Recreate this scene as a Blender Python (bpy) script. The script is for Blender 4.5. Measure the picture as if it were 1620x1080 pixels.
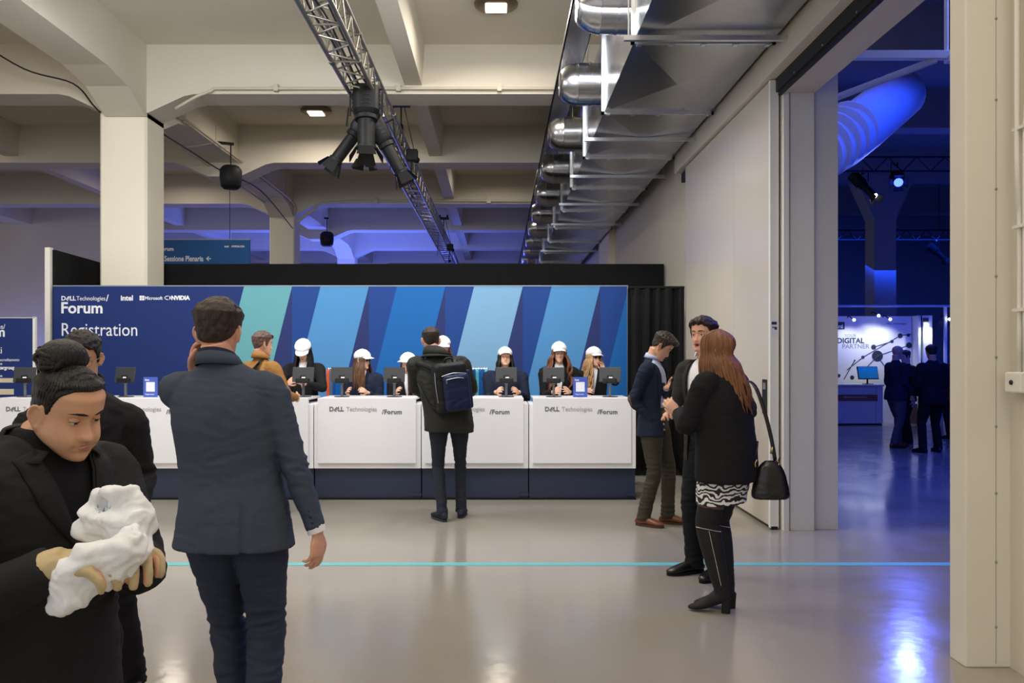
import bpy, bmesh, math, random
from math import sin, cos, pi, radians as R, sqrt, exp
from mathutils import Vector as V, Matrix, noise
from mathutils.bvhtree import BVHTree
for o in list(bpy.data.objects): bpy.data.objects.remove(o)
SC = bpy.context.scene
COL = SC.collection
RND = random.Random(7)
# ---------------------------------------------------------------- camera, world, exposure
F = 1350.0      # focal length in pixels of the 1620 px wide frame
CH = 1.53       # camera height
cam = bpy.data.objects.new('camera', bpy.data.cameras.new('camera')); COL.objects.link(cam)
cam.data.sensor_width = 36.0; cam.data.lens = F/1620*36
cam.data.shift_x = 20/1620; cam.data.shift_y = 25/1620
cam.data.clip_end = 200; cam.data.clip_start = .05
cam.location = (0, 0, CH); cam.rotation_euler = (R(90), 0, 0)
SC.camera = cam
w = bpy.data.worlds.new('world'); SC.world = w; w.use_nodes = True
w.node_tree.nodes['Background'].inputs[0].default_value = (1.0, .98, .95, 1)
w.node_tree.nodes['Background'].inputs[1].default_value = .95
SC.view_settings.view_transform = 'Standard'; SC.view_settings.look = 'None'
SC.view_settings.gamma = 1; SC.view_settings.use_curve_mapping = False
SC.view_settings.exposure = -0.12
def light(name, kind, loc, power, col=(1,1,1), size=1, rot=None, aim=None, **k):
    l = bpy.data.lights.new(name, kind); l.energy = power; l.color = col
    o = bpy.data.objects.new(name, l); COL.objects.link(o); o.location = loc
    if kind == 'AREA': l.size = size
    else: l.shadow_soft_size = size
    if aim is not None: o.rotation_euler = (V(aim)-V(loc)).to_track_quat('-Z', 'Y').to_euler()
    if rot: o.rotation_euler = rot
    for a, b in k.items(): setattr(l, a, b)
    return o
WARM = (1, .89, .76); BLUE = (.012, .06, 1.0)
# ceiling lamps that light the hall: (x, y, power); the ones in view first, the others above and behind the camera
LAMPS = [(-.04,10.4,75), (-3.2,14.9,60), (0,18.9,24), (-7.3,19.0,30),
         (-3.4,6.4,90), (.6,5.2,80), (-3.0,1.6,100), (1.2,1.2,90), (-7.2,8.6,75), (-7.4,3.0,75), (-10.8,13.2,40)]
# blue wash in the rear bays and in the next hall
light('rear_blue_wash', 'AREA', (-4.5,27,2.2), 560, (.10,.16,1), 5, rot=(pi,0,0))
light('rear_blue_wash', 'AREA', (-12,24.5,1.8), 110, (.22,.25,1), 5, rot=(pi,0,0))
light('next_hall_blue_wash', 'AREA', (7.5,9.5,5.8), 420, BLUE, 5, rot=(0,0,0))
light('next_hall_blue_wash', 'AREA', (9.5,17,1.2), 110, BLUE, 5, rot=(pi,0,0))
light('next_hall_blue_wash', 'AREA', (12,24,4.5), 420, (.015,.07,1), 5, rot=(R(20),0,0))
light('next_hall_white_wash', 'AREA', (5.5,8.2,5.2), 30, (.35,.45,1), 1.5, aim=(2.9,7.6,2))
# added fill lights without fixtures, brightening the counter and backdrop
light('backdrop_fill', 'AREA', (-3.6,7.6,4.9), 200, (.93,.96,1), 1.6, aim=(-3.2,11.3,1.3))
light('backdrop_fill', 'AREA', (.3,7.6,4.9), 200, (.93,.96,1), 1.6, aim=(.2,11.3,1.3))

# ---------------------------------------------------------------- materials
MATS = {}
def srgb(c):
    return tuple(((x/255)/12.92 if x/255 <= .04045 else ((x/255+.055)/1.055)**2.4) for x in c)
def mat(name, col, rough=.6, metal=0, var=.0, vs=3.0, bump=0, bs=40.0, stretch=None, emit=0, spec=None, sheen=0, alpha=None, trans=0, raw=False, coat=0):
    """col in display 0-255; var = brightness variation, bump = fine relief"""
    if name in MATS: return MATS[name]
    m = bpy.data.materials.new(name); m.use_nodes = True
    nt = m.node_tree; b = nt.nodes['Principled BSDF']
    c = col if raw else srgb(col)
    b.inputs['Base Color'].default_value = (*c, 1)
    b.inputs['Roughness'].default_value = rough; b.inputs['Metallic'].default_value = metal
    if spec is not None: b.inputs['Specular IOR Level'].default_value = spec
    if sheen: b.inputs['Sheen Weight'].default_value = sheen
    if coat: b.inputs['Coat Weight'].default_value = coat
    if trans: b.inputs['Transmission Weight'].default_value = trans
    if emit:
        b.inputs['Emission Color'].default_value = (*c, 1); b.inputs['Emission Strength'].default_value = emit
    tc = nt.nodes.new('ShaderNodeTexCoord'); mp = nt.nodes.new('ShaderNodeMapping')
    nt.links.new(tc.outputs['Object'], mp.inputs[0])
    if stretch: mp.inputs['Scale'].default_value = stretch
    n = nt.nodes.new('ShaderNodeTexNoise'); n.inputs['Scale'].default_value = vs; n.inputs['Detail'].default_value = 5
    nt.links.new(mp.outputs[0], n.inputs[0])
    mr = nt.nodes.new('ShaderNodeMapRange'); mr.inputs[1].default_value = .25; mr.inputs[2].default_value = .75
    mr.inputs[3].default_value = 1-var; mr.inputs[4].default_value = 1+var
    nt.links.new(n.outputs['Fac'], mr.inputs[0])
    mx = nt.nodes.new('ShaderNodeVectorMath'); mx.operation = 'SCALE'; mx.inputs[0].default_value = c
    nt.links.new(mr.outputs[0], mx.inputs['Scale']); nt.links.new(mx.outputs[0], b.inputs['Base Color'])
    if bump:
        n2 = nt.nodes.new('ShaderNodeTexNoise'); n2.inputs['Scale'].default_value = bs; n2.inputs['Detail'].default_value = 4
        nt.links.new(mp.outputs[0], n2.inputs[0])
        bp = nt.nodes.new('ShaderNodeBump'); bp.inputs['Strength'].default_value = bump; bp.inputs['Distance'].default_value = .01
        nt.links.new(n2.outputs['Fac'], bp.inputs['Height']); nt.links.new(bp.outputs[0], b.inputs['Normal'])
    MATS[name] = m; return m
def fabric(name, col, var=.12, rough=.85, fold=.35, sheen=0.0):
    return mat(name, col, rough, 0, var, 9, fold, 22, sheen=sheen, spec=.25)

# ---------------------------------------------------------------- mesh helpers
def cat(a, b, c, d, t):
    return .5*((2*b)+(c-a)*t+(2*a-5*b+4*c-d)*t*t+(3*b-a-3*c+d)*t*t*t)
def spl(vals, sub):
    out = []; n = len(vals)
    for i in range(n-1):
        a = vals[max(i-1,0)]; b = vals[i]; c = vals[i+1]; d = vals[min(i+2,n-1)]
        for k in range(sub): out.append(cat(a,b,c,d,k/sub))
    out.append(vals[-1]); return out
class MB:
    def __init__(s): s.v = []; s.f = []; s.m = []
    def add(s, vs, fs, mi=0, M=None):
        o = len(s.v)
        s.v += [(M @ V(p)) if M is not None else V(p) for p in vs]
        s.f += [[i+o for i in f] for f in fs]; s.m += [mi]*len(fs); return s
    def box(s, x0, x1, y0, y1, z0, z1, mi=0, M=None):
        vs = [(x,y,z) for z in (z0,z1) for y in (y0,y1) for x in (x0,x1)]
        return s.add(vs, [(0,2,3,1),(4,5,7,6),(0,1,5,4),(2,6,7,3),(0,4,6,2),(1,3,7,5)], mi, M)
    def rbox(s, x0, x1, y0, y1, z0, z1, r=.01, mi=0, M=None, seg=2):
        bm = bmesh.new(); bmesh.ops.create_cube(bm, size=1)
        for v in bm.verts: v.co = V(((x0+x1)/2+v.co.x*(x1-x0), (y0+y1)/2+v.co.y*(y1-y0), (z0+z1)/2+v.co.z*(z1-z0)))
        bmesh.ops.bevel(bm, geom=bm.edges[:], offset=r, segments=seg, profile=.5, affect='EDGES')
        bm.verts.index_update(); s.add([v.co.copy() for v in bm.verts], [[v.index for v in f.verts] for f in bm.faces], mi, M); bm.free(); return s
    def prism(s, pts, axis, a, b, mi=0, M=None):
        """pts 2D outline, extruded along axis ('x','y','z') from a to b"""
        n = len(pts)
        def mk(p, t): return {'x':(t,p[0],p[1]), 'y':(p[0],t,p[1]), 'z':(p[0],p[1],t)}[axis]
        vs = [mk(p,a) for p in pts]+[mk(p,b) for p in pts]
        fs = [tuple(range(n))[::-1], tuple(range(n,2*n))]+[(i,(i+1)%n,(i+1)%n+n,i+n) for i in range(n)]
        return s.add(vs, fs, mi, M)
    def tube(s, pts, rads, n=12, side=None, sub=3, cap=True, ex=2.0, mi=0, M=None, round_cap=False):
        pts = [V(p) for p in pts]
        if not isinstance(rads,(list,tuple)): rads = [rads]*len(pts)
        rr = [(V((r,r,0)) if not isinstance(r,(tuple,list)) else V((r[0],r[1],0))) for r in rads]
        if sub > 1 and len(pts) > 1: pts = spl(pts, sub); rr = spl(rr, sub)
        if round_cap:
            t0 = (pts[0]-pts[1]).normalized(); t1 = (pts[-1]-pts[-2]).normalized()
            a, b = rr[0], rr[-1]; m0 = min(a.x,a.y); m1 = min(b.x,b.y)
            pts = [pts[0]+t0*m0*.95, pts[0]+t0*m0*.7]+pts+[pts[-1]+t1*m1*.7, pts[-1]+t1*m1*.95]
            rr = [a*.35, a*.75]+rr+[b*.75, b*.35]
        N = len(pts); vs = []; prev = None
        for i in range(N):
            t = (pts[min(i+1,N-1)]-pts[max(i-1,0)])
            t = t.normalized() if t.length > 1e-9 else V((0,0,1))
            sd = V(side) if side is not None else prev
            if sd is None:
                sd = V((1,0,0)) if abs(t.x) < .9 else V((0,1,0))
            u = sd - t*sd.dot(t)
            if u.length < 1e-4: u = V((0,1,0)) - t*t.y
            u.normalize(); prev = u; w_ = t.cross(u)
            for k in range(n):
                a = 2*pi*k/n; c_, s_ = cos(a), sin(a)
                c_ = math.copysign(abs(c_)**(2/ex), c_); s_ = math.copysign(abs(s_)**(2/ex), s_)
                vs.append(pts[i]+u*(c_*rr[i].x)+w_*(s_*rr[i].y))
        fs = [(i*n+k, i*n+(k+1)%n, (i+1)*n+(k+1)%n, (i+1)*n+k) for i in range(N-1) for k in range(n)]
        if cap: fs += [tuple(range(n))[::-1], tuple((N-1)*n+k for k in range(n))]
        return s.add(vs, fs, mi, M)
    def rod(s, a, b, r, n=10, mi=0, M=None): return s.tube([a,b], r, n=n, sub=1, mi=mi, M=M)
    def ball(s, c, r, n=16, m=10, mi=0, M=None):
        if not isinstance(r,(tuple,list)): r = (r,r,r)
        vs = [V(c)+V((0,0,-r[2]))]
        for j in range(1,m):
            a = pi*j/m
            for k in range(n): vs.append(V(c)+V((r[0]*sin(a)*cos(2*pi*k/n), r[1]*sin(a)*sin(2*pi*k/n), -r[2]*cos(a))))
        vs.append(V(c)+V((0,0,r[2])))
        fs = [(0,1+(k+1)%n,1+k) for k in range(n)]
        fs += [(1+j*n+k,1+j*n+(k+1)%n,1+(j+1)*n+(k+1)%n,1+(j+1)*n+k) for j in range(m-2) for k in range(n)]
        L = len(vs)-1; fs += [(L,1+(m-2)*n+k,1+(m-2)*n+(k+1)%n) for k in range(n)]
        return s.add(vs, fs, mi, M)
    def mesh(s, name):
        me = bpy.data.meshes.new(name); me.from_pydata([tuple(p) for p in s.v], [], s.f)
        me.polygons.foreach_set('material_index', s.m); return me
    def build(s, name, m, parent=None, smooth=False, recalc=True, sharp=None):
        me = s.mesh(name)
        for x in (m if isinstance(m,(list,tuple)) else [m]): me.materials.append(x)
        if recalc:
            bm = bmesh.new(); bm.from_mesh(me); bmesh.ops.recalc_face_normals(bm, faces=bm.faces); bm.to_mesh(me); bm.free()
        o = bpy.data.objects.new(name, me); COL.objects.link(o); o.parent = parent
        if smooth:
            me.polygons.foreach_set('use_smooth', [True]*len(me.polygons))
            if sharp: me.set_sharp_from_angle(angle=R(sharp))
        me.update(); return o
def thing(name, label, cat_, loc=(0,0,0), rz=0, group=None):
    o = bpy.data.objects.new(name, None); COL.objects.link(o); o.location = loc; o.rotation_euler = (0,0,rz)
    o.empty_display_size = .1
    return tag(o, label, cat_, group)
def tag(o, label, cat_, group=None, kind=None):
    o['label'] = label; o['category'] = cat_
    if group: o['group'] = group
    if kind: o['kind'] = kind
    return o
def struct(o, label=None, cat_=None):
    o['kind'] = 'structure'
    if label: o['label'] = label
    if cat_: o['category'] = cat_
    return o
def copy_thing(r, loc=None, rz=None, label=None, group=None):
    def cp(o, parent):
        c = o.copy(); COL.objects.link(c); c.parent = parent
        for ch in [x for x in bpy.data.objects if x.parent == o]: cp(ch, c)
        return c
    c = cp(r, None)
    if loc is not None: c.location = loc
    if rz is not None: c.rotation_euler = (0,0,rz)
    if label: c['label'] = label
    if group: c['group'] = group
    return c
def bake(mb, name, m, parent=None, voxel=.008, smooth=3, post=None):
    """fuse overlapping shells into one continuous skin"""
    me = mb.mesh(name)
    bm = bmesh.new(); bm.from_mesh(me); bmesh.ops.recalc_face_normals(bm, faces=bm.faces); bm.to_mesh(me); bm.free()
    o = bpy.data.objects.new(name, me); COL.objects.link(o)
    r = o.modifiers.new('r','REMESH'); r.mode = 'VOXEL'; r.voxel_size = voxel
    if smooth:
        sm = o.modifiers.new('s','SMOOTH'); sm.factor = .5; sm.iterations = smooth
    dg = bpy.context.evaluated_depsgraph_get()
    nm = bpy.data.meshes.new_from_object(o.evaluated_get(dg))
    bpy.data.objects.remove(o); bpy.data.meshes.remove(me)
    nm.materials.clear()
    for x in (m if isinstance(m,(list,tuple)) else [m]): nm.materials.append(x)
    if post: post(nm)
    nm.polygons.foreach_set('use_smooth', [True]*len(nm.polygons))
    nm.name = name
    o = bpy.data.objects.new(name, nm); COL.objects.link(o); o.parent = parent
    return o
def text(body, size, loc, m, parent=None, name='lettering', rot=(pi/2,0,0), ext=.001, bold=0, align='LEFT', sx=1, shear=0, sp=1):
    c = bpy.data.curves.new('t','FONT'); c.body = body; c.size = size; c.extrude = ext; c.offset = bold
    c.align_x = align; c.shear = shear; c.space_character = sp; c.resolution_u = 3
    o = bpy.data.objects.new('t', c); COL.objects.link(o)
    dg = bpy.context.evaluated_depsgraph_get()
    me = bpy.data.meshes.new_from_object(o.evaluated_get(dg)); bpy.data.objects.remove(o)
    me.materials.clear(); me.materials.append(m); me.name = name
    o = bpy.data.objects.new(name, me); COL.objects.link(o); o.location = loc; o.rotation_euler = rot; o.scale = (sx,1,1); o.parent = parent
    return o
def join(objs, name, parent=None):
    """several lettering meshes become one part"""
    mb = MB(); mats = []
    for o in objs:
        M = Matrix.LocRotScale(o.location, o.rotation_euler, o.scale)
        mm = o.data.materials[0]
        if mm not in mats: mats.append(mm)
        mb.add([v.co for v in o.data.vertices], [list(p.vertices) for p in o.data.polygons], mats.index(mm), M)
    for o in objs: bpy.data.objects.remove(o)
    return mb.build(name, mats, parent, recalc=False)
# ---------------------------------------------------------------- the hall
M_white = mat('painted_concrete', (212,204,188), .75, var=.04, vs=.8, bump=.12, bs=14)
M_col = mat('column_paint', (236,228,208), .7, var=.03, vs=1.2, bump=.1, bs=10)
M_trim = mat('painted_steel', (224,221,212), .45, var=.02, vs=2)
M_dark = mat('black_rubber', (22,22,24), .6)
M_black = mat('black_metal', (13,13,14), .55, spec=.3)
M_hallwall = mat('next_hall_paint', (150,150,150), .8, var=.05)
def floor_mat():
    m = mat('epoxy_floor', (152,146,135), .16, var=.05, vs=.5, coat=.0)
    nt = m.node_tree; b = nt.nodes['Principled BSDF']
    tc = nt.nodes.new('ShaderNodeTexCoord')
    n = nt.nodes.new('ShaderNodeTexNoise'); n.inputs['Scale'].default_value = 1.3; n.inputs['Detail'].default_value = 6
    nt.links.new(tc.outputs['Object'], n.inputs[0])
    mr = nt.nodes.new('ShaderNodeMapRange'); mr.inputs[1].default_value = .3; mr.inputs[2].default_value = .7
    mr.inputs[3].default_value = .11; mr.inputs[4].default_value = .22
    nt.links.new(n.outputs['Fac'], mr.inputs[0]); nt.links.new(mr.outputs[0], b.inputs['Roughness'])
    n2 = nt.nodes.new('ShaderNodeTexNoise'); n2.inputs['Scale'].default_value = 7; n2.inputs['Detail'].default_value = 3
    nt.links.new(tc.outputs['Object'], n2.inputs[0])
    bp = nt.nodes.new('ShaderNodeBump'); bp.inputs['Strength'].default_value = .06; bp.inputs['Distance'].default_value = .02
    nt.links.new(n2.outputs['Fac'], bp.inputs['Height']); nt.links.new(bp.outputs[0], b.inputs['Normal'])
    return m
CZ, BZ = 5.89, 5.2
struct(MB().box(-30,26,-6,45,-.2,0).build('floor', floor_mat()), 'glossy beige grey epoxy floor', 'floor')
tp = MB().box(-7,14,6.27,6.36,0,.002).build('floor_tape', mat('cyan_tape', (104,190,196), .4)); tag(tp, 'long cyan tape line across the glossy floor', 'tape')
struct(MB().box(-30,2.5,-3,45,CZ,CZ+.3).build('ceiling', M_white), 'white painted concrete ceiling', 'ceiling')
def haunch_beam(y0, y1, name='ceiling_beam'):
    mb = MB(); xs = [-21.2,-13.2,-5.2]
    pts = [(-30,CZ),(-30,BZ)]
    for c in xs: pts += [(c-.95,BZ),(c-.8,BZ-.03),(c-.3,BZ-.26),(c+.3,BZ-.26),(c+.8,BZ-.03),(c+.95,BZ)]
    pts += [(2.5,BZ),(2.5,CZ)]
    mb.prism(pts, 'y', y0, y1)
    return struct(mb.build(name, M_white), 'transverse white concrete ceiling beam', 'beam')
for y in (3.5,7.7,11.9,16.1,20.4,24.6,28.9,33.2,37.4): haunch_beam(y, y+.55)
for x in (-21.2,-13.2,-5.2):
    ys = [3.5,11.9,20.4,28.9,37.4]; pts = [(-3,CZ),(-3,BZ)]
    for c in ys: c += .3; pts += [(c-1.5,BZ),(c-.9,BZ-.08),(c-.34,BZ-.32),(c+.34,BZ-.32),(c+.9,BZ-.08),(c+1.5,BZ)]
    pts += [(45,BZ),(45,CZ)]
    struct(MB().prism(pts,'x',x-.28,x+.28).build('ceiling_beam', M_white), 'long white concrete beam over the columns','beam')
for x in (-17.2,-9.2,-1.2):
    struct(MB().prism([(x-.16,CZ),(x-.12,5.32),(x+.12,5.32),(x+.16,CZ)],'y',-3,45).build('ceiling_beam', M_white), 'narrow white concrete ceiling joist','beam')
def column(x0,x1,y0,y1,z1,m=M_col):
    c = .03
    pts = [(x0+c,y0),(x1-c,y0),(x1,y0+c),(x1,y1-c),(x1-c,y1),(x0+c,y1),(x0,y1-c),(x0,y0+c)]
    return struct(MB().prism(pts,'z',0,z1).build('column', m), 'square painted concrete column','column')
column(-5.58,-4.92,11.9,12.54,4.95)
column(-5.50,-4.90,20.4,21.0,4.95)
column(-5.50,-4.90,28.9,29.5,4.95)
column(-13.5,-12.9,20.4,21.0,4.95); column(-13.5,-12.9,11.9,12.5,4.95)
struct(MB().box(-30,-9.9,23.6,23.9,0,CZ).build('wall_back', M_white), 'pale wall far behind the left counter end','wall')
struct(MB().box(-30,2.5,44.8,45,0,CZ).build('wall_far', M_white),'far wall','wall')
# right wall with the opening to the next hall
WX = 2.5
mb = MB().box(WX,WX+.3,7.57,45,0,CZ).box(WX+.29,WX+.52,7.62,45,0,CZ).box(WX,WX+.29,4.1,7.57,3.87,CZ).box(WX+.29,WX+.52,4.1,7.62,4.4,CZ)
mb.box(WX+.02,WX+.52,-6,4.34,0,CZ)
struct(mb.build('wall_right', M_white), 'white wall with a wide doorway to the blue-lit hall','wall')
M_jamb = mat('jamb_paint', (228,228,228), .5, var=.02)
struct(MB().box(WX+.01,WX+.055,7.53,7.575,0,3.87).box(WX+.075,WX+.285,7.55,7.575,0,3.87).box(WX+.3,WX+.515,7.60,7.625,0,4.4).build('trim_1', M_jamb),'white jamb lining of the wide doorway','trim')
# near jamb: steel frame post
struct(MB().rbox(2.30,2.53,4.21,4.36,0,5.8,.006).build('trim_2', mat('cream_steel',(222,217,202),.5,var=.02)), 'cream steel door post nearest the camera','trim')
o = MB()
for z in (.2,.52,.86,1.19,1.53,1.93,2.36,2.8,3.2): o.ball((2.45,4.208,z),(.0065,.005,.0065),10,6)
o.box(2.449,2.451,4.2085,4.212,.02,4.6)
struct(o.build('trim_3', mat('bolt_grey',(150,146,136),.5,.3)), 'bolt heads and seam on the cream door post','trim')
cd = thing('conduit_line','white conduit pipe and junction box beside the cream door post','conduit',(2.5,4.12,0))
MB().tube([(0,-.02,1.45),(0,-.02,2.2),(-.012,-.02,2.5),(-.012,-.02,5.0)],.012,n=10).build('pipe',M_trim,cd,True)
MB().tube([(0,-.06,1.45),(0,-.06,2.6),(.0,-.09,3.0),(0,-.09,5)],.009,n=10).build('pipe',M_trim,cd,True)
MB().rbox(-.045,.02,-.10,.03,1.36,1.46,.008).build('junction_box',M_trim,cd)
MB().ball((-.048,-.03,1.41),(.008,.012,.012)).build('gland',M_dark,cd)
for z in (1.75,2.15,2.62): MB().box(-.02,.02,-.08,.01,z,z+.015).build('bracket',M_trim,cd)
# sliding door leaf with rail and cover
sd = thing('sliding_door','tall cream sliding door leaf slid open along the right wall','door',(2.44,7.57,0))
MB().rbox(-.035,.03,.035,3.46,.03,3.985,.004).build('panel', mat('door_enamel',(216,206,192),.22,var=.03,vs=.6,coat=.0),sd)
MB().rbox(-.04,.04,0,.04,.015,3.99,.004).build('edge_profile', mat('white_enamel',(236,236,232),.35),sd)
mb=MB()
for y in (1.18,2.3): mb.box(-.0362,-.0345,y,y+.012,.05,3.97)
mb.build('panel_seam', mat('seam',(190,182,168),.4), sd)
hd=MB().rbox(-.042,-.034,.09,.22,1.02,1.33,.003).build('handle_recess',M_dark,sd); 
MB().box(-.044,-.041,.12,.19,1.24,1.30).build('handle_plate',mat('plate',(170,170,168),.4,.5),hd)
MB().box(-.030,.030,-.002,.0005,1.72,1.86).build('warning_sticker',mat('sticker',(228,224,238),.5),sd)
mb=MB(); mb.box(-.026,.02,-.003,-.0015,1.82,1.845).box(-.02,.0,-.003,-.0015,1.79,1.80).box(.0,.022,-.003,-.0015,1.775,1.80)
mb.build('sticker_print',mat('sticker_ink',(40,40,90),.5),sd)
mb=MB(); mb.box(-.03,.03,-.001,.03,.0,.03).ball((0,.02,.02),.016); mb.build('floor_guide',M_dark,sd)
rl = thing('door_rail','sliding door rail blackened as the shaded gap under its long cream cover','rail',(2.4,3.6,3.9))
MB().rbox(-.04,.095,0,7.9,.1,.345,.004).build('rail_cover',mat('cover_paint',(214,206,190),.5,var=.03),rl)
MB().box(.052,.098,-.0,7.9,-.02,.10).box(.07,.1,0,3.96,-.05,-.02).build('rail',M_dark,rl)  # rail coloured black so it paints the shade of the gap under the cover
for k in range(12): MB().ball((.06,.4+k*.62,.0),(.012,.02,.012),8,6).build('roller',mat('steel',(160,160,160),.35,.9),rl,True)
struct(MB().box(2.36,2.5,18.4,20.2,0,CZ).build('trim_4', M_col),'pale pilaster on the right wall','trim')

# ---------------------------------------------------------------- ceiling lamps
M_glow = mat('lamp_diffuser',(255,240,214),.5,emit=9)
def lamp(i,x,y,p,dz=0,label=''):
    t = thing('ceiling_lamp',label,'lamp',(x,y,CZ-dz),group='round ceiling lamps')
    MB().tube([(0,0,0),(0,0,-.03),(0,0,-.075),(0,0,-.1)],[.10,.25,.265,.22],n=32,sub=2).build('housing',mat('lamp_housing',(120,104,84),.4,.6),t,True,sharp=40)
    MB().rbox(-.13,.13,-.13,.13,-.118,-.098,.01).build('diffuser',M_glow,t)
    l = light('ceiling_lamp_light','AREA',(x,y,CZ-dz-.13),p,WARM,.45); l.data.shape='DISK'; l.data.spread=R(170)
    l.parent=None
LL=['round ceiling lamp cut by the top edge of the photo','round ceiling lamp on the left of the truss spotlights','round ceiling lamp between the truss and the metal duct','round ceiling lamp just right of the big square column']
for i,(x,y,p) in enumerate(LAMPS): 
    if i==0: lamp(i,x,y,p,0,LL[i])
    elif i<4: lamp(i,x,y,p,0,LL[i])
    else: light('ceiling_lamp_light','AREA',(x,y,CZ-.13),p,WARM,2.6)
# ---------------------------------------------------------------- conduits, speakers, cables on the beams
M_pipe = mat('conduit_paint',(196,186,164),.5)
t = thing('conduit_line','painted conduit rack along the beam right of the big column','conduit',(-4.85,12.6,5.0))
MB().tube([(0,.1,.2),(0,7.0,.2),(-.02,7.7,-.05)],.025,n=8).build('pipe',M_pipe,t,True)
MB().tube([(-.62,0,.05),(-.62,3,.14),(-.6,7.2,.12)],.02,n=8).build('pipe',M_pipe,t,True)
for y in (.6,2,3.6,5.2,6.8): MB().rod((0,y,.2),(-.62,y,.1),.008).rod((0,y,.2),(0,y,.5),.006).build('bracket',M_pipe,t)
t = thing('conduit_line','painted conduit running along the cross beam above the counter','conduit',(-3.5,11.85,5.2))
MB().tube([(-1,0,-.22),(-.5,0,.03),(.2,0,.06),(5.9,0,.06)],.022,n=8).build('pipe',M_pipe,t,True)
for x in (.4,2.1,3.5,5.1): MB().box(x-.03,x+.03,-.03,.05,.02,.12).build('bracket',M_pipe,t)
t = thing('conduit_line','painted conduit along the second cross beam past the small column','conduit',(-3.5,20.35,5.2))
MB().tube([(-1.3,0,-.45),(-.9,0,-.15),(-.1,0,.05),(5.9,0,.05)],.03,n=8).build('pipe',M_pipe,t,True)
for x in (.5,3.2): MB().box(x,x+.1,-.04,.06,.0,.14).build('bracket',M_pipe,t)
def cable(pts,label,r=.012): 
    o=MB().tube(pts,r,n=6,sub=6).build('power_cable',M_dark,None,True); return tag(o,label,'cable')
cable([(-6.9,11.0,5.72),(-6.3,11.3,5.35),(-5.75,11.5,5.22),(-5.62,11.8,5.02),(-5.55,11.88,4.93)],'black cable drooping along the beam left of the big column')
cable([(-5.0,12.7,4.85),(-5.05,14,4.9),(-4.95,15.3,4.85),(-4.9,17.5,4.95),(-4.92,20.3,4.6)],'black cable running past the speaker on the long beam')
def speaker(loc,s,rz,label):
    t=thing('hanging_speaker',label,'speaker',loc,rz)
    pts=[(-.17,-.12),(.17,-.12),(.12,.14),(-.12,.14)]
    mb=MB(); mb.tube([(0,0,-.22*s),(0,0,-.17*s),(0,0,.12*s),(0,0,.2*s)],[(.08*s,.07*s),(.17*s,.14*s),(.19*s,.16*s),(.10*s,.08*s)],n=10,sub=2,ex=3)
    mb.build('cabinet',M_black,t,True,sharp=35)
    MB().rod((0,0,.18*s),(0,0,.60*s),.012).box(-.32,.05,-.03,.03,.56*s,.60*s).build('bracket',M_black,t)
speaker((-4.72,15.0,4.70),1.0,.4,'black speaker hanging under the conduit rack beside the big column')
speaker((-4.85,24.0,4.86),1.0,.2,'small black speaker hanging in the blue-lit rear bays')

# ---------------------------------------------------------------- truss with spotlights and hoists
M_alu = mat('aluminium',(176,172,160),.32,.9,var=.06,vs=6)
TX,TZ,TW = -1.77,4.65,.29
tr = thing('lighting_truss','long aluminium box truss hanging under the ceiling','truss',(TX,0,TZ))
for (x,z) in ((0,0),(TW,0),(0,TW),(TW,TW)):
    MB().rod((x,4.0,z),(x,34,z),.0245,n=12).build('chord',M_alu,tr,True,sharp=60)
for face in range(4):
    mb=MB(); y=4.0; k=0
    while y<33.8:
        a,b = (0,TW) if k%2 else (TW,0)
        if face==0: p,q=(a,y,0),(b,y+.25,0)
        if face==1: p,q=(a,y,TW),(b,y+.25,TW)
        if face==2: p,q=(0,y,a),(0,y+.25,b)
        if face==3: p,q=(TW,y,a),(TW,y+.25,b)
        mb.rod(p,q,.010,n=6)
        if k%4==0: mb.rod((0,y,0),(TW,y,0),.012,n=6) if face==0 else None
        y+=.25; k+=1
    mb.build('lattice',M_alu,tr,True,sharp=60)
for y in (9.0,12.0,15.0,18.0):
  for (x,z) in ((0,0),(TW,0),(0,TW),(TW,TW)):
    MB().rod((x,y-.05,z),(x,y+.05,z),.032,n=12).build('coupler',mat('coupler',(150,148,140),.35,.9),tr,True,sharp=60)
cb=[]
for j in range(3):
    pts=[(TX+.08+.055*j+.015*sin(k*1.3+j),4+k*.45,TZ+.04+.02*cos(k*1.9+j*2)+.04*j) for k in range(30)]
    tag(MB().tube(pts,.012,n=6,sub=4).build('truss_cable',M_dark,None,True),'black power cable lying inside the ceiling truss','cable','cables inside the truss')
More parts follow.
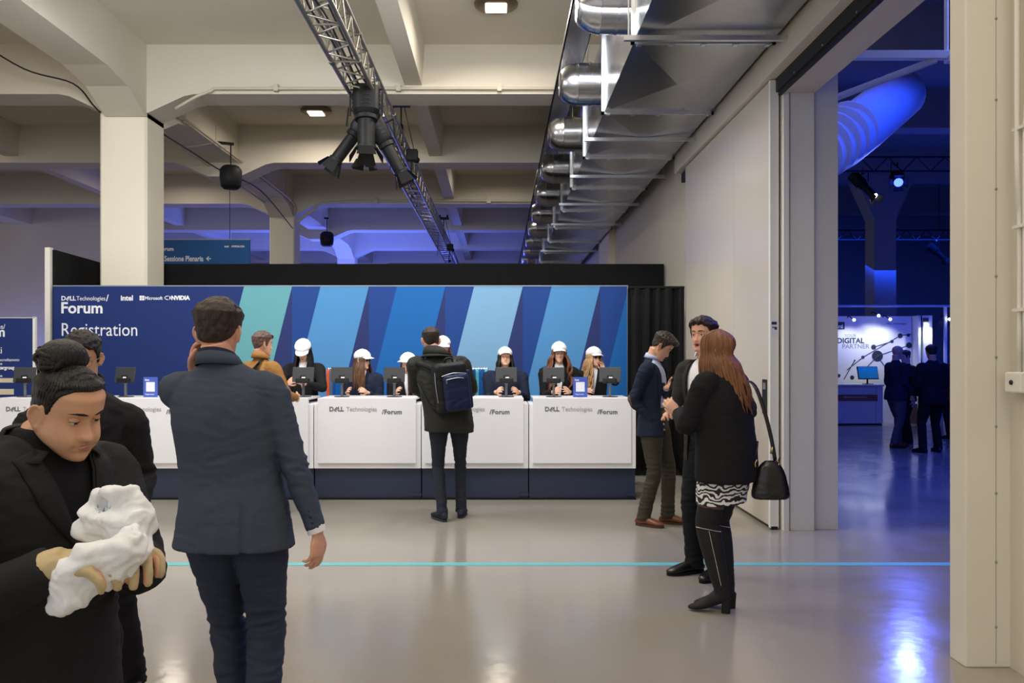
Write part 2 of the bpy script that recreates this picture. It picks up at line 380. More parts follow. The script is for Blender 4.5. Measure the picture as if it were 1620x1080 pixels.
def spotlight(loc,d,L,label,group='profile spotlights on the truss',lens=None,s=1.0,clampdir=(0,0,1)):
    t=thing('profile_spotlight',label,'spotlight',loc,group=group)
    d=V(d).normalized(); q=d.to_track_quat('Z','Y').to_matrix().to_4x4()
    # local +Z is the beam direction
    M=q
    def tb(pts,r,n=18,ex=2): return MB().tube([(0,0,p*L) for p in pts],[x*s for x in r],n=n,sub=1,ex=ex,M=M)
    tb([-.38,-.36,-.05,0],[.08,.115,.115,.09],ex=3).build('lamp_housing',M_black,t,True,sharp=35)
    tb([0,.01,.06,.07,.40,.41,.44],[.09,.10,.10,.075,.075,.088,.088]).build('barrel',M_black,t,True,sharp=35)
    mb=MB()
    for a in range(4):
        m2=M@Matrix.Rotation(a*pi/2,4,'Z')
        mb.add([(-.06*s,.085*s,.44*L),(.06*s,.085*s,.44*L),(.085*s,.14*s,.58*L),(-.085*s,.14*s,.58*L)],[(0,1,2,3)],0,m2)
        mb.add([(-.06*s,.09*s,.44*L),(.06*s,.09*s,.44*L),(.085*s,.145*s,.58*L),(-.085*s,.145*s,.58*L)],[(3,2,1,0)],0,m2)
    mb.build('barn_doors',M_black,t)
    mb=MB()
    for k in range(5): mb.tube([(0,0,(-.33+.055*k)*L),(0,0,(-.32+.055*k)*L)],.122*s,n=18,sub=1,M=M)
    mb.build('cooling_fins',mat('fin_black',(30,30,30),.4,.3),t,True,sharp=35)
    m = lens or mat('lens_glass',(60,60,70),.1)
    tb([.442,.452],[.074,.070]).build('lens',m,t)
    up=V(clampdir).normalized()*.30*s
    sd=d.cross(V((0,1,.01))).normalized()*.14*s
    MB().tube([sd,sd+up*.6,sd+up*.75,-sd+up*.75,-sd+up*.6,-sd],.011,n=6,sub=1).rod(up*.72,up*1.05,.018).build('yoke',M_black,t)
    MB().tube([up*1.02+V((0,-.03,0)),up*1.2+V((0,-.03,0))],(.035,.02),n=10,sub=1).build('clamp',mat('clamp_steel',(150,148,140),.35,.8),t)
    return t
spotlight((-1.74,10.35,4.25),(-.58,-.05,-.81),.98,'left spotlight of the truss cluster, tilted down to the left',clampdir=(.1,0,1))
spotlight((-1.56,10.0,4.36),(.02,-.12,-1),.92,'frontmost spotlight of the truss cluster, hanging straight down',s=1.35)
spotlight((-1.68,10.75,4.40),(-.05,.05,-1),.85,'spotlight half hidden behind the frontmost one in the truss cluster')
spotlight((-1.42,10.6,4.20),(.46,.1,-.88),.98,'right spotlight of the truss cluster, tilted down to the right',clampdir=(-.1,0,1))
def hoist(x,y,z,label):
    t=thing('chain_hoist',label,'hoist',(x,y,z))
    MB().box(-.14,.14,-.04,.04,.62,.68).box(-.12,-.08,-.05,.05,.68,.74).box(.08,.12,-.05,.05,.68,.74).build('beam_clamp',M_black,t)
    MB().rod((-.12,0,.62),(-.17,0,-.35),.006).rod((.05,0,.62),(.20,0,-.05),.006).rod((0,0,.62),(0,0,.3),.012).build('steel_rope',M_black,t)
    MB().tube([(0,0,.35),(0,0,.22),(-.02,0,.1),(.02,0,.02)],[.03,.035,.03,.02],n=8).build('hook',M_black,t,True)
    MB().rbox(.08,.26,-.07,.07,-.22,-.04,.02).ball((.24,0,-.2),.05).build('motor',M_black,t)
    MB().rod((.17,0,-.2),(.13,0,-.55),.012).rod((.22,0,-.2),(.24,0,-.5),.006).ball((.16,0,-.5),.04,10,6).build('chain',M_black,t)
hoist(-1.52,13.2,4.78,'chain hoist holding the truss just behind the spotlights')
hoist(-1.5,23.0,4.62,'chain hoist holding the far end of the truss')
# ---------------------------------------------------------------- ventilation duct with nozzles
M_zinc = mat('galvanised_steel',(176,176,180),.24,1,var=.10,vs=2.5,bump=.05,bs=4)
M_fl = mat('flange_steel',(205,210,214),.28,.95)
vd = thing('ventilation_duct','long galvanised ventilation duct with round nozzles along the right wall','duct',(0,0,4.2))
DX0,DX1,DH=1.14,2.3,.88
YS=[5.1+.0]+[7.2+2.08*k for k in range(13)]
for a,b in zip(YS[:-1],YS[1:]):
    mb=MB(); cx,cy=(DX0+DX1)/2,(a+b)/2
    def pyr(p,c):
        mb.add(list(p)+[c],[(0,1,4),(1,2,4),(2,3,4),(3,0,4)])
    pyr([(DX0,a,0),(DX1,a,0),(DX1,b,0),(DX0,b,0)],(cx,cy,-.035))
    pyr([(DX0,a,0),(DX0,b,0),(DX0,b,DH),(DX0,a,DH)],(DX0-.015,cy,DH/2))
    mb.add([(DX1,a,0),(DX1,b,0),(DX1,b,DH),(DX1,a,DH)],[(0,1,2,3)]); mb.add([(DX0,a,DH),(DX1,a,DH),(DX1,b,DH),(DX0,b,DH)],[(0,1,2,3)])
    mb.build('duct_section',M_zinc,vd)
for y in YS:
    mb=MB(); e=.03
    for (x0,x1,z0,z1) in ((DX0-e,DX1+e,-e,0),(DX0-e,DX1+e,DH,DH+e),(DX0-e,DX0,-e,DH),(DX1,DX1+e,-e,DH)): mb.box(x0,x1,y-.018,y+.018,z0-.001,z1)
    for k in range(5): mb.box(DX0+.02+k*.27,DX0+.06+k*.27,y-.03,y+.03,-e-.012,-e+.01)
    mb.build('flange',M_fl,vd)
for y in (7.0,10.25,12.35,14.6,16.8,21,25):
    mb=MB(); mb.box(DX0-.12,DX1+.1,y-.02,y+.02,-.075,-.035).rod((DX0-.08,y,-.04),(DX0-.08,y,1.69),.007).rod((DX1+.07,y,-.04),(DX1+.07,y,1.69),.007)
    mb.build('hanger_rail',M_fl,vd)
for k in range(11):
    y=7.42+2.13*k
    n=MB().tube([(DX0+.01,y,.38),(DX0-.27,y,.38)],.232,n=32,sub=1).tube([(DX0-.12,y,.38),(DX0-.14,y,.38)],.24,n=32,sub=1).build('nozzle',M_zinc,vd,True,sharp=40)
    MB().tube([(DX0-.27,y,.38),(DX0-.275,y,.38),(DX0-.36,y,.38),(DX0-.43,y,.38),(DX0-.47,y,.38),(DX0-.40,y,.38)],[.245,.235,.215,.175,.13,.115],n=32,sub=2).build('nozzle_dome',M_zinc,n,True,sharp=50)
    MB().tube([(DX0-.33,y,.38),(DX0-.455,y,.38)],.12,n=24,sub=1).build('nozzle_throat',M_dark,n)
t=thing('cable_tray','thin galvanised tray above the duct nozzles','tray',(.98,7,5.12))
MB().box(-.24,.04,0,27,0,.012).box(-.24,-.225,0,27,0,.07).box(.03,.04,0,27,0,.07).build('tray',M_zinc,t)
# ---------------------------------------------------------------- registration stand
M_cloth_blk = fabric('black_molton',(19,19,20),.15,.95,.3)
t = thing('partition_wall','tall black partition wall above and behind the blue backdrop','partition',(-5.95,12.8,0))
MB().box(0,8.42,0,.05,0,2.93).build('back_panel',M_cloth_blk,t)
MB().prism([(-1.44,0),(.05,0),(.05,2.93),(-1.44,2.96)],'x',0,.04).build('side_panel',M_cloth_blk,t)
MB().box(-.07,0,-1.5,-1.42,0,2.985).build('edge_post',mat('white_edge',(232,228,218),.5),t)
# backdrop with its printed stripes (one flat print, one mesh)
BY=11.28
def bx_(px): return (px-790)/F*BY
def bz_(py): return CH-(py-565)/F*BY
BT,BB=bz_(453),0.0
bx0,bx1=bx_(84),bx_(992)
navy=(10,48,122);
cols=dict(navy=(7,40,106),base=(10,62,138),shade=(28,44,104),teal=(98,164,172),sky=(76,142,198),azure=(0,100,176),ice=(122,170,206))
PM=[mat('print_'+k,v,.75,var=.03,vs=1.0) for k,v in cols.items()]; PI={k:i for i,k in enumerate(cols)}
t = thing('registration_backdrop','wide blue registration backdrop with slanted light stripes behind the counter','backdrop',(0,BY,0))
mb=MB(); mb.box(bx0,bx1,.002,.05,0,BT,0)
sl=-.25*(1350/1350)   # stripe lean (dx per dz)
H_=BT-BB
def quad(a,b,c,d,k,y=0): mb.add([(a[0],y,a[1]),(b[0],y,b[1]),(c[0],y,c[1]),(d[0],y,d[1])],[(0,1,2,3)],PI[k])
def X(px): return bx_(px)
quad((bx0,0),(X(384)-.25*H_,0),(X(386),BT),(bx0,BT),'navy',-.0005)
quad((X(386)-.25*H_,0),(bx1,0),(bx1,BT),(X(386),BT),'base',-.0005)
for (a,b,k) in ((386,462,'teal'),(507,583.5,'sky'),(628,704.5,'azure'),(750,827,'ice'),(872.7,949.5,'sky')):
    quad((X(a)-.25*H_,0),(X(b)-.25*H_,0),(X(b),BT),(X(a),BT),k,-.001)
    mb.add([(X(b)-.25*H_,-.001,0),(X(b),-.001,0),(X(b),-.001,BT)],[(0,1,2)],PI['shade'])
mb.add([(X(997)-.25*H_,-.001,0),(bx1,-.001,0),(bx1,-.001,BT-.08)],[(0,1,2)],PI['azure'])
mb.build('printed_fabric',PM,t,recalc=False)
MB().box(bx0,bx1,-.006,.055,BT,BT+.015).box(bx1,bx1+.012,-.006,.055,0,BT+.015).build('frame_profile',mat('profile_alu',(150,160,175),.4,.6),t)
M_wt = mat('white_print',(236,238,242),.6); 
y=-.004
def dell(x,z,s,m,y=0,bold=.0):
    a=text('D',s,(x,y,z),m,bold=.03*s); b=text('E',s*.92,(x+.74*s,y,z+.20*s),m,bold=.03*s,rot=(pi/2,R(38),0)); c=text('LL',s,(x+1.38*s,y,z),m,bold=.03*s)
    return [a,b,c]
L=dell(X(97),bz_(475),.082,M_wt,y)+[text('Technologies',.080,(X(121),y,bz_(475)),M_wt,sx=.9),text('/',.12,(X(168),y,bz_(476)),M_wt,bold=.002)]
L+=[text('Forum',.205,(X(96),y,bz_(495)),M_wt,bold=.005,sx=1.02),text('Registration',.245,(X(96),y,bz_(531)),M_wt,sx=.86)]
L+=[text('intel',.095,(X(191),y,bz_(475)),M_wt,bold=.003),text('Microsoft',.064,(X(229),y,bz_(474)),M_wt,bold=.001,sx=.95),text('NVIDIA',.075,(X(271),y,bz_(474)),M_wt,bold=.004,sx=.98)]
o=join(L,'lettering',t)
mb=MB()
for i in (0,1):
    for j in (0,1): mb.box(X(221)+i*.033,X(221)+i*.033+.029,y,y+.001,bz_(475)+j*.033,bz_(475)+j*.033+.029)
mb.tube([(X(265.5),y,bz_(471)),(X(265.5),y-.001,bz_(471))],[(.042,.028)]*2,n=20,sub=1,side=(1,0,0))
mb.build('brand_marks',M_wt,t)
MB().tube([(X(264.5),y-.002,bz_(471)),(X(264.5),y-.003,bz_(471))],[(.024,.016)]*2,n=16,sub=1,side=(1,0,0)).box(X(265.5),X(268.2),y-.002,y-.0015,bz_(471)-.022,bz_(471)+.022).build('brand_mark_eye',PM[0],t)
# pleated curtain on the right
t=thing('pleated_curtain','black pleated curtain right of the blue backdrop','curtain',(0,11.0,0))
pts=[];N=120;x0,x1=1.66,2.385
for k in range(N+1):
    x=x0+(x1-x0)*k/N; pts.append((x,.03*sin(k*.27+.6*sin(k*.11))+.02*sin(k*.13+1)+.004*sin(k*1.1)))
zs=[.09,.6,1.2,1.8,2.42]; vs=[(p[0],p[1]*(1.25-.25*z/2.4),z) for z in zs for p in pts]
n=N+1; fs=[(j*n+i,j*n+i+1,(j+1)*n+i+1,(j+1)*n+i) for j in range(len(zs)-1) for i in range(N)]
o=MB().add(vs,fs).build('cloth',M_cloth_blk,t,True,recalc=False); sm=o.modifiers.new('s','SOLIDIFY'); sm.thickness=.004
MB().rod((x0,0,2.43),(x1,0,2.43),.018).build('curtain_rod',M_black,t)
MB().box(x0,x1,.06,.07,.0,.1).box(x1-.03,x1,-.0,.05,0,2.43).build('stand_base',M_black,t)

# ---------------------------------------------------------------- counter units
M_cw = mat('counter_white',(234,234,238),.35,var=.015)
M_cb = mat('counter_plinth',(34,44,68),.35,var=.05,vs=2)
M_lg = mat('logo_grey',(108,110,118),.5); M_ll=mat('logo_light_grey',(168,170,176),.5)
S=9.14/F; UW=170.2*S
def counter(px0,label):
    x=(px0-790)*S
    t=thing('registration_counter',label,'counter',(x,9.14,0),group='white registration counter units')
    MB().rbox(.004,UW-.004,.012,.60,.338,1.03,.004).build('body',M_cw,t)
    MB().rbox(.045,UW-.055,-.008,.03,.395,1.094,.003).rbox(.047,UW-.057,.032,.64,1.070,1.093,.003).build('front_panel',M_cw,t)
    MB().box(.006,UW-.006,.05,.56,.02,.338).box(UW-.10,UW,.03,.1,.04,.07).build('plinth',M_cb,t)
    MB().box(.0,UW,.03,.58,.0,.02).build('foot_rail',M_black,t)
    a=.045+18.4*S
    L=dell(a,.955-.0,.066,M_lg,-.0105)
    for q in L: pass
    L+=[text('Technologies',.066,(a+27*S,-.0105,.955),M_ll,sx=.93)]
    L+=[text('/Forum',.066,(a+83.5*S,-.0105,.925),M_lg,bold=.002,sx=1.02,sp=1.08)]
    join(L,'lettering',t)
    return t
CL=['white counter unit at the far left edge','white counter unit with the blue sign card and the lone tablet','white counter unit hidden behind the man in the grey-blue suit','white counter unit left of the backpack man','white counter unit right of the backpack man','white counter unit at the right end under the curly-haired receptionist','white counter unit outside the left edge']
for px,l in zip((-15,155.3,325.6,496,666.3,836.6),CL): counter(px,l)
# tablets on stands
CTZ=1.094
M_tab=mat('tablet_grey',(62,64,68),.35,.4); M_scr=mat('screen_dark',(20,24,30),.15)
def tablet(px,py_top,label,rz=0,Y=9.42,tilt=14):
    s=Y/F; t=thing('tablet_stand',label,'tablet',((px-790)*s,Y,CTZ),rz,group='tablets on counter stands')
    MB().tube([(0,0,0),(0,0,.008)],.085,n=24,sub=1).build('base_plate',M_tab,t,True,sharp=30)
    MB().rbox(-.014,.014,-.01,.01,.0,.17,.004).ball((0,.0,.16),.024,12,8).build('stem',mat('stem_alu',(120,122,126),.35,.8),t)
    M=Matrix.Translation((0,-.01,.245))@Matrix.Rotation(R(-tilt),4,'X')
    MB().rbox(-.118,.118,-.006,.006,-.083,.083,.004,M=M).build('tablet_case',M_tab,t)
    MB().box(-.108,.108,.0062,.0072,-.075,.075,M=M).build('screen',M_scr,t)
    MB().rbox(-.075,.075,-.035,-.006,-.10,-.045,.008,M=M).rbox(-.03,.03,-.02,-.006,-.06,-.01,.004,M=M).build('card_reader',M_black,t)
    MB().box(-.01,.03,-.0235,-.0222,-.055,-.03,M=M).build('sticker',M_wt,t)
    return t
tablet(40,577,'tablet on its stand at the far left, before the navy banner',.1)
tablet(199,577,'tablet on its stand left of the first blue sign card',-.15)
tablet(480,577,'tablet held by the receptionist looking down under her cap')
tablet(541,583,'tablet on its stand before the receptionist turned to the left',.15)
tablet(624,577,'tablet on its stand just left of the backpack man')
tablet(801,580,'tablet on its stand before the dark-haired receptionist in navy')
tablet(876,580,'tablet on its stand before the curly-haired receptionist',-.1)
tablet(965,577,'tablet on its stand at the right end of the counter',-.2)
def card(px,label,Y=9.36):
    s=Y/F; t=thing('sign_card',label,'sign',((px-790)*s,Y,CTZ),group='blue sign cards on the counter')
    MB().box(-.078,.078,0,.003,0,.22).box(-.06,.06,0,.06,0,.003).build('card',mat('card_blue',(66,92,180),.4),t)
    MB().box(-.048,.048,-.001,0,.06,.165).build('white_square',mat('card_white',(226,228,236),.5),t)
    join([text('Scan',.026,(-.06,-.001,.18),M_wt,bold=.001),text('Registration',.02,(-.055,-.001,.025),M_wt)],'lettering',t)
card(238,'blue sign card with a white square beside the lone tablet')
card(918,'blue sign card with a white square before the blonde receptionist')
# lanyard racks behind the counter
def rack(x0,x1,y,ztop,label):
    t=thing('lanyard_rack',label,'rack',((x0+x1)/2,y,0))
    h=(x1-x0)/2
    MB().rod((-h,0,ztop),(h,0,ztop),.008).rod((-h,0,0),(-h,0,ztop),.01).rod((h,0,0),(h,0,ztop),.01).box(-h-.03,-h+.03,-.15,.15,0,.02).box(h-.03,h+.03,-.15,.15,0,.02).build('frame',mat('chrome',(190,192,196),.25,1),t)
    mb=MB(); k=0; x=-h+.02
    while x<h: mb.tube([(x,-.03,ztop-.01),(x,-.01,ztop+.02),(x,.02,ztop),(x+.006,.0,ztop-.03)],.004,n=6); x+=.035
    mb.build('hook',mat('chrome',(190,192,196),.25,1),t)
LC={'orange':(222,92,48),'blue':(0,92,172),'grey':(92,102,120),'teal':(86,186,204),'navy':(20,70,150)}
def lanyards(spec,y,ztop,ppm):
    for i,(px,c) in enumerate(spec):
        x=(px-790)*y/F
        o=MB().tube([(0,0,.0),(0.002,0,-.15),(-.002,.004,-.35),(0,0,-.56)],[(.019,.006)]*4,n=8,side=(1,0,0)).build('lanyard',fabric('lanyard_'+c,LC[c],.05,.6,.1),None,True)
        o.location=(x,y-.02,ztop-.01)
        tag(o,{'orange':'orange lanyard bundle on the rack beside the receptionist with the tablet','grey':'grey lanyard bundle beside the orange one on the rack','blue':'blue lanyard bundle hanging on the chrome rack','teal':'light teal lanyard bundle on the rack right of the backpack','navy':'dark blue lanyard bundle on the chrome rack'}[c],'lanyard','lanyards on the racks')
yr=10.75; zr=CH-(583-565)/F*yr
rack(-2.16,-1.66,yr,zr,'chrome rack of lanyards left of the turned receptionist')
lanyards([(519,'orange'),(524,'grey'),(529,'navy'),(534,'blue'),(539,'blue'),(545,'blue'),(551,'navy'),(557,'blue'),(563,'grey'),(569,'navy')],yr,zr,0)
rack(-.42,-.15,yr,zr,'chrome rack of lanyards just right of the backpack')
lanyards([(740,'navy'),(745,'blue'),(750,'navy'),(755,'teal'),(760,'blue'),(765,'navy'),(769,'teal')],yr,zr,0)
rack(.88,1.12,yr,zr-.02,'chrome rack behind the blonde and curly-haired receptionists')
lanyards([(904,'teal'),(909,'blue'),(914,'teal'),(919,'blue')],yr,zr-.02,0)
# navy banner at the left edge
t=thing('information_banner','navy information banner with white edge at the far left','banner',(-6.35,10.6,0))
s=10.6/F
def bX(px): return (px-790)*s+6.35
def bZ(py): return CH-(py-565)*s
MB().box(-1.6,bX(52),0,.04,0,bZ(503)).build('printed_fabric',PM[0],t)
MB().box(bX(52),bX(55.5),-.005,.045,0,bZ(501)).box(-1.6,bX(55),-.005,.045,bZ(503),bZ(502)).build('edge_profile',mat('white_edge',(232,228,218),.5),t)
y=-.003
L=[text('DELLTechnologies/',.085,(bX(8.5),y,bZ(520)),M_wt,align='RIGHT'),text('Forum',.17,(bX(8.5),y,bZ(532)),M_wt,bold=.004,align='RIGHT'),
 text('Registrati',.12,(bX(4),y,bZ(559)),M_wt,align='RIGHT'),text('Benvenuti al percorso di accreditamento',.05,(bX(31),y,bZ(571)),M_wt,align='RIGHT',sx=.8),text('Welcome to the',.05,(bX(4),y,bZ(577)),M_wt,align='RIGHT'),text('#computergroup',.062,(bX(24),y,bZ(584)),M_wt,bold=.002,align='RIGHT',sx=.9),text('Area',.05,(bX(4),y,bZ(596)),M_wt,align='RIGHT')]
join(L,'lettering',t)
MB().box(-.2+bX(0)-.2,bX(22),y,-.001,bZ(605),bZ(598)).box(bX(0)-.4,bX(22),y,-.001,bZ(624),bZ(615)).build('printed_label',mat('label_cream',(206,196,170),.6),t)
# hanging banner with the arrow
t=thing('hanging_banner','blue hanging banner with a white arrow seen above the partition','banner',(-5.0,17.0,0))
s=17.0/F
def bX(px): return (px-790)*s+5.0
def bZ(py): return CH-(py-565)*s
MB().box(bX(205),bX(395.5),0,.03,bZ(452),bZ(379)).build('printed_fabric',mat('banner_blue',(10,84,150),.6,var=.12,vs=1.2),t)
MB().box(bX(204),bX(396.5),-.01,.04,bZ(379.5),bZ(378)).build('top_bar',mat('profile_alu',(150,160,175),.4,.6),t)
MB().rod((bX(363),.015,bZ(378)),(bX(363),.015,5.3),.006).rod((bX(240),.015,bZ(378)),(bX(240),.015,5.3),.006).build('wire',M_dark,t)
y=-.003
L=[text('Forum',.11,(bX(275),y,bZ(396.5)),M_wt,bold=.003,align='RIGHT'),text('Sessione Plenaria',.15,(bX(260),y,bZ(413)),M_wt,bold=.004,sx=.75),text('intel    NVIDIA.DIA',.05,(bX(387),y,bZ(391)),M_wt,align='RIGHT',bold=.002)]
join(L,'lettering',t)
MB().prism([(bX(326),bZ(409)),(bX(330),bZ(405)),(bX(331),bZ(406)),(bX(328.6),bZ(408.4)),(bX(334),bZ(408.4)),(bX(334),bZ(409.7)),(bX(328.6),bZ(409.7)),(bX(331),bZ(412)),(bX(330),bZ(413))],'y',y,-.001).build('arrow_mark',M_wt,t)

# ---------------------------------------------------------------- next hall
M_nh=M_hallwall
struct(MB().box(3.02,26,-6,45,6.9,7.1).build('ceiling_next_hall',M_nh),'blue-lit ceiling of the next hall','ceiling')
for y in (5,9,13,17,22,27,32,37):
    struct(MB().box(3.02,26,y,y+.5,6.1,6.9).build('ceiling_beam',M_nh),'cross beam in the blue-lit next hall','beam')
struct(MB().box(3.02,26,34,34.3,0,6.9).build('wall_next_hall',M_nh),'far wall of the blue-lit next hall','wall')
struct(MB().box(26,26.3,-6,45,0,6.9).build('wall_unseen_side',M_nh),'unseen side wall added to keep world light out of the next hall','wall')  # out of view, added to block world light leaking in from the side
struct(MB().box(3.02,26,-6.3,-6,0,6.9).build('wall_unseen_front',M_nh),'unseen near wall added against world light leaking into the next hall','wall')  # out of view as well, closes the open end against world light
def hcol(x,y,w,label):
    mb=MB().box(x-w/2,x+w/2,y,y+w,0,5.1)
    mb.prism([(x-w/2-.45,6.1),(x-w/2,5.1),(x+w/2,5.1),(x+w/2+.45,6.1)],'y',y,y+w)
    mb.box(x-w/2,x+w/2,y+.01,y+w-.01,6.1,6.89)
    struct(mb.build('column',M_nh),label,'column')
hcol(9.95,22,.56,'tall column in the blue-lit next hall'); hcol(9.95,31,.56,'column at the end of the next hall'); hcol(17.8,22,.56,'column in the next hall')
def PX(px,Y): return (px-790)/F*Y
def PZ(py,Y): return CH-(py-565)/F*Y
# trusses
def truss2(x0,x1,y,z,label,h=.3):
    t=thing('lighting_truss',label,'truss',(x0,y,z)); L=x1-x0
    for zz in (0,h): MB().rod((0,0,zz),(L,0,zz),.025).build('chord',mat('dark_alu',(70,72,78),.4,.7),t)
    mb=MB(); k=0; x=0
    while x<L-.3: mb.rod((x,0,0 if k%2 else h),(x+.3,0,h if k%2 else 0),.012,n=6); x+=.3; k+=1
    mb.build('lattice',mat('dark_alu',(70,72,78),.4,.7),t)
    for xx in (.6,L-.6): MB().rod((xx,0,h),(xx,0,6.9-z),.012).build('drop_rod',mat('dark_alu',(70,72,78),.4,.7),t)
truss2(7.0,12,18,5.45,'dark truss carrying the blue spotlight in the next hall')
truss2(7.0,14,26,5.1,'far dark truss deeper in the next hall')
M_bl=mat('blue_lens',(40,60,255),.3,emit=14); M_wl=mat('white_lens',(255,255,255),.3,emit=12)
t=spotlight((8.35,17.9,5.25),(-.30,-.85,-.42),.5,'blue glowing spotlight on the truss in the next hall','spotlights in the next hall',lens=M_bl,s=1.2)
l=light('blue_spot_light','SPOT',(8.43,17.6,4.9),500,(.1,.15,1),.1,aim=(5.0,6,0)); l.data.spot_size=R(70)
light('blue_lens_glow','POINT',(8.43,17.55,4.88),4,(.1,.15,1),.08)
spotlight((7.72,18.15,5.2),(.38,-.55,-.72),.9,'black spotlight with a white lens left of the blue one','spotlights in the next hall',lens=M_wl)
spotlight((9.7,26,4.75),(-.7,0,-.7),.9,'dark spotlight aimed down left in the depth of the next hall','spotlights in the next hall')
spotlight((13.3,26,4.75),(.7,0,-.6),.8,'dark spotlight aimed right in the depth of the next hall','spotlights in the next hall')
# pale gantry under the ceiling, seen through the doorway top
t=thing('support_gantry','pale steel bracket frame high inside the doorway','bracket',(3.4,8.4,4.4))
MB().rbox(-.3,1.15,-.04,.04,.06,.14,.005).rbox(1.0,1.15,-.05,.05,.03,.09,.005).build('beam',M_jamb,t)
MB().tube([(.9,0,.06),(-.32,.3,-.36)],.035,n=8,sub=1).build('brace',M_jamb,t)
MB().rod((.0,0,.1),(.0,0,2.5),.02).rod((1.0,.0,.1),(1.0,0,2.5),.02).build('drop_rod',M_jamb,t)
t=thing('air_duct','large curved white air duct in the next hall','duct',(0,0,0))
MB().tube([(3.6,10.6,3.9),(4.7,11.8,4.5),(6.2,13.2,5.6)],[.36,.38,.38],n=24).build('pipe',M_jamb,t,True)
mb=MB()
for k in range(6): 
    q=k/5; mb.tube([(3.8+1.1*q,10.8+1.2*q,4.0+.7*q),(3.83+1.1*q,10.83+1.2*q,4.02+.7*q)],.42,n=24,sub=1)
mb.build('duct_collar',M_jamb,t,True,sharp=40)
# exhibition booth
BYY=20.0
t=thing('exhibition_booth','white exhibition booth wall with grey sphere artwork','booth',(0,BYY,0))
M_bw=mat('booth_white',(225,226,228),.5)
MB().box(PX(1300,20),PX(1442,20),0,.08,0,PZ(500,20)).build('back_wall',M_bw,t)
MB().box(PX(1443,20),PX(1447,20),-.3,.3,0,PZ(500,20)).box(PX(1449,20),PX(1463,20),-.35,-.30,0,PZ(500,20)).box(PX(1482,20),PX(1486,20),-.35,-.3,0,PZ(485,20)).build('post',M_bw,t)
MB().box(PX(1452,20),PX(1485,20),.25,.3,0,PZ(500,20)).build('dark_panel',M_black,t)
MB().box(PX(1300,20),PX(1510,20),-.4,-.34,PZ(487,20),PZ(484,20)).build('top_rail',M_bw,t)
M_gt=mat('print_dark',(40,48,62),.6); M_gm=mat('print_mid',(130,136,148),.6)
def z_(p): return PZ(p,20)
L=[text('YOUR',.10,(PX(1336,20),-.003,z_(533)),M_gm),text('DIGITAL',.17,(PX(1324,20),-.003,z_(542.5)),M_gt,bold=.005),text('PARTNER',.15,(PX(1332,20),-.003,z_(551)),M_gm,bold=.001),text('DELL Technologies',.06,(PX(1402,20),-.003,z_(513)),M_gt),text('rd',.12,(PX(1326,20),-.008,z_(518.5)),M_wt,bold=.004)]
join(L,'lettering',t)
mb=MB().box(PX(1324,20),PX(1336,20),-.006,-.003,z_(521),z_(509))
def disc(px,py,r,y=-.005): mb.tube([(PX(px,20),y,z_(py)),(PX(px,20),y+.002,z_(py))],r,n=20,sub=1)
for px,py,r in ((1388,563,.13),(1424,531,.06),(1382,549,.06),(1365,565,.04),(1437,530,.04),(1411,540,.04),(1438,546,.07),(1327,594,.04),(1348,597,.05),(1352,570,.02)): disc(px,py,r)
def ln(a,b,w=.01): mb.rod((PX(a[0],20),-.003,z_(a[1])),(PX(b[0],20),-.003,z_(b[1])),w,n=4)
for a,b in (((1340,585),(1365,565)),((1365,565),(1424,531)),((1424,531),(1441,528)),((1388,563),(1372,580)),((1388,563),(1438,546)),((1382,549),(1411,540)),((1335,600),(1352,570)),((1388,563),(1400,580))): ln(a,b)
mb.build('printed_artwork',M_gt,t)
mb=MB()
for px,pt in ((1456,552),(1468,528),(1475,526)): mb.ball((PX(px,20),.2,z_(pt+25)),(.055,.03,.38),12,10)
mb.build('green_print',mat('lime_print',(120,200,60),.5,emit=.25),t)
MB().box(PX(1448,20),PX(1457,20),-.36,-.352,z_(510),z_(504)).box(PX(1471,20),PX(1480,20),-.36,-.352,z_(520),z_(509)).build('printed_label',M_gt,t)
for i,(px,py) in enumerate(((1340,507),(1378,500.5),(1396,506),(1453,515),(1488,506),(1500,519))):
    t2=thing('booth_spotlight',['small lit spot above the left of the booth artwork','small lit spot at the middle of the booth top edge','small lit spot right of the middle on the booth','small lit spot on the narrow booth post','small lit spot right of the booth posts','small lit spot at the door frame edge'][i],'spotlight',(PX(px,20),19.6,PZ(py,20)),group='small spots on the booth')
    MB().ball((0,0,0),.032,12,8).build('bulb',M_wl,t2); MB().tube([(0,.02,.0),(0,.3,.1),(0,.38,.06)],.012,n=6).build('arm',M_black,t2)
    if i<4:
        l=light('booth_spot_light','SPOT',(PX(px,20),19.45,PZ(py,20)),26,(.92,.95,1),.04,aim=(PX(px,20),20.1,1.4)); l.data.spot_size=R(95); l.data.spot_blend=.8
CY=19.3
t=thing('booth_counter','white booth counter with a wooden band in the next hall','counter',(0,CY,0))
MB().rbox(PX(1300,CY),PX(1386,CY),-.0,.6,.03,PZ(611,CY),.01).build('body',M_bw,t)
MB().rbox(PX(1386.5,CY),PX(1397,CY),.0,.6,.03,PZ(610,CY),.01).build('end_panel',M_bw,t)
MB().box(PX(1300,CY),PX(1388,CY),-.012,.0,PZ(634,CY),PZ(624,CY)).build('wood_band',mat('oak_band',(150,104,78),.5,var=.15,vs=8),t)
MB().rbox(PX(1300,CY),PX(1398,CY),-.03,.62,PZ(611,CY),PZ(608,CY),.006).build('worktop',M_bw,t)
MB().box(PX(1300,CY),PX(1396,CY),.02,.58,0,.03).build('base',M_black,t)
join([text('#Accelerate innovation',.055,(PX(1334,CY),-.014,PZ(629,CY)),M_wt)],'lettering',t)
t=thing('desktop_monitor','monitor with a blue screen on the booth counter','monitor',(PX(1379,CY),19.5,PZ(608,CY)))
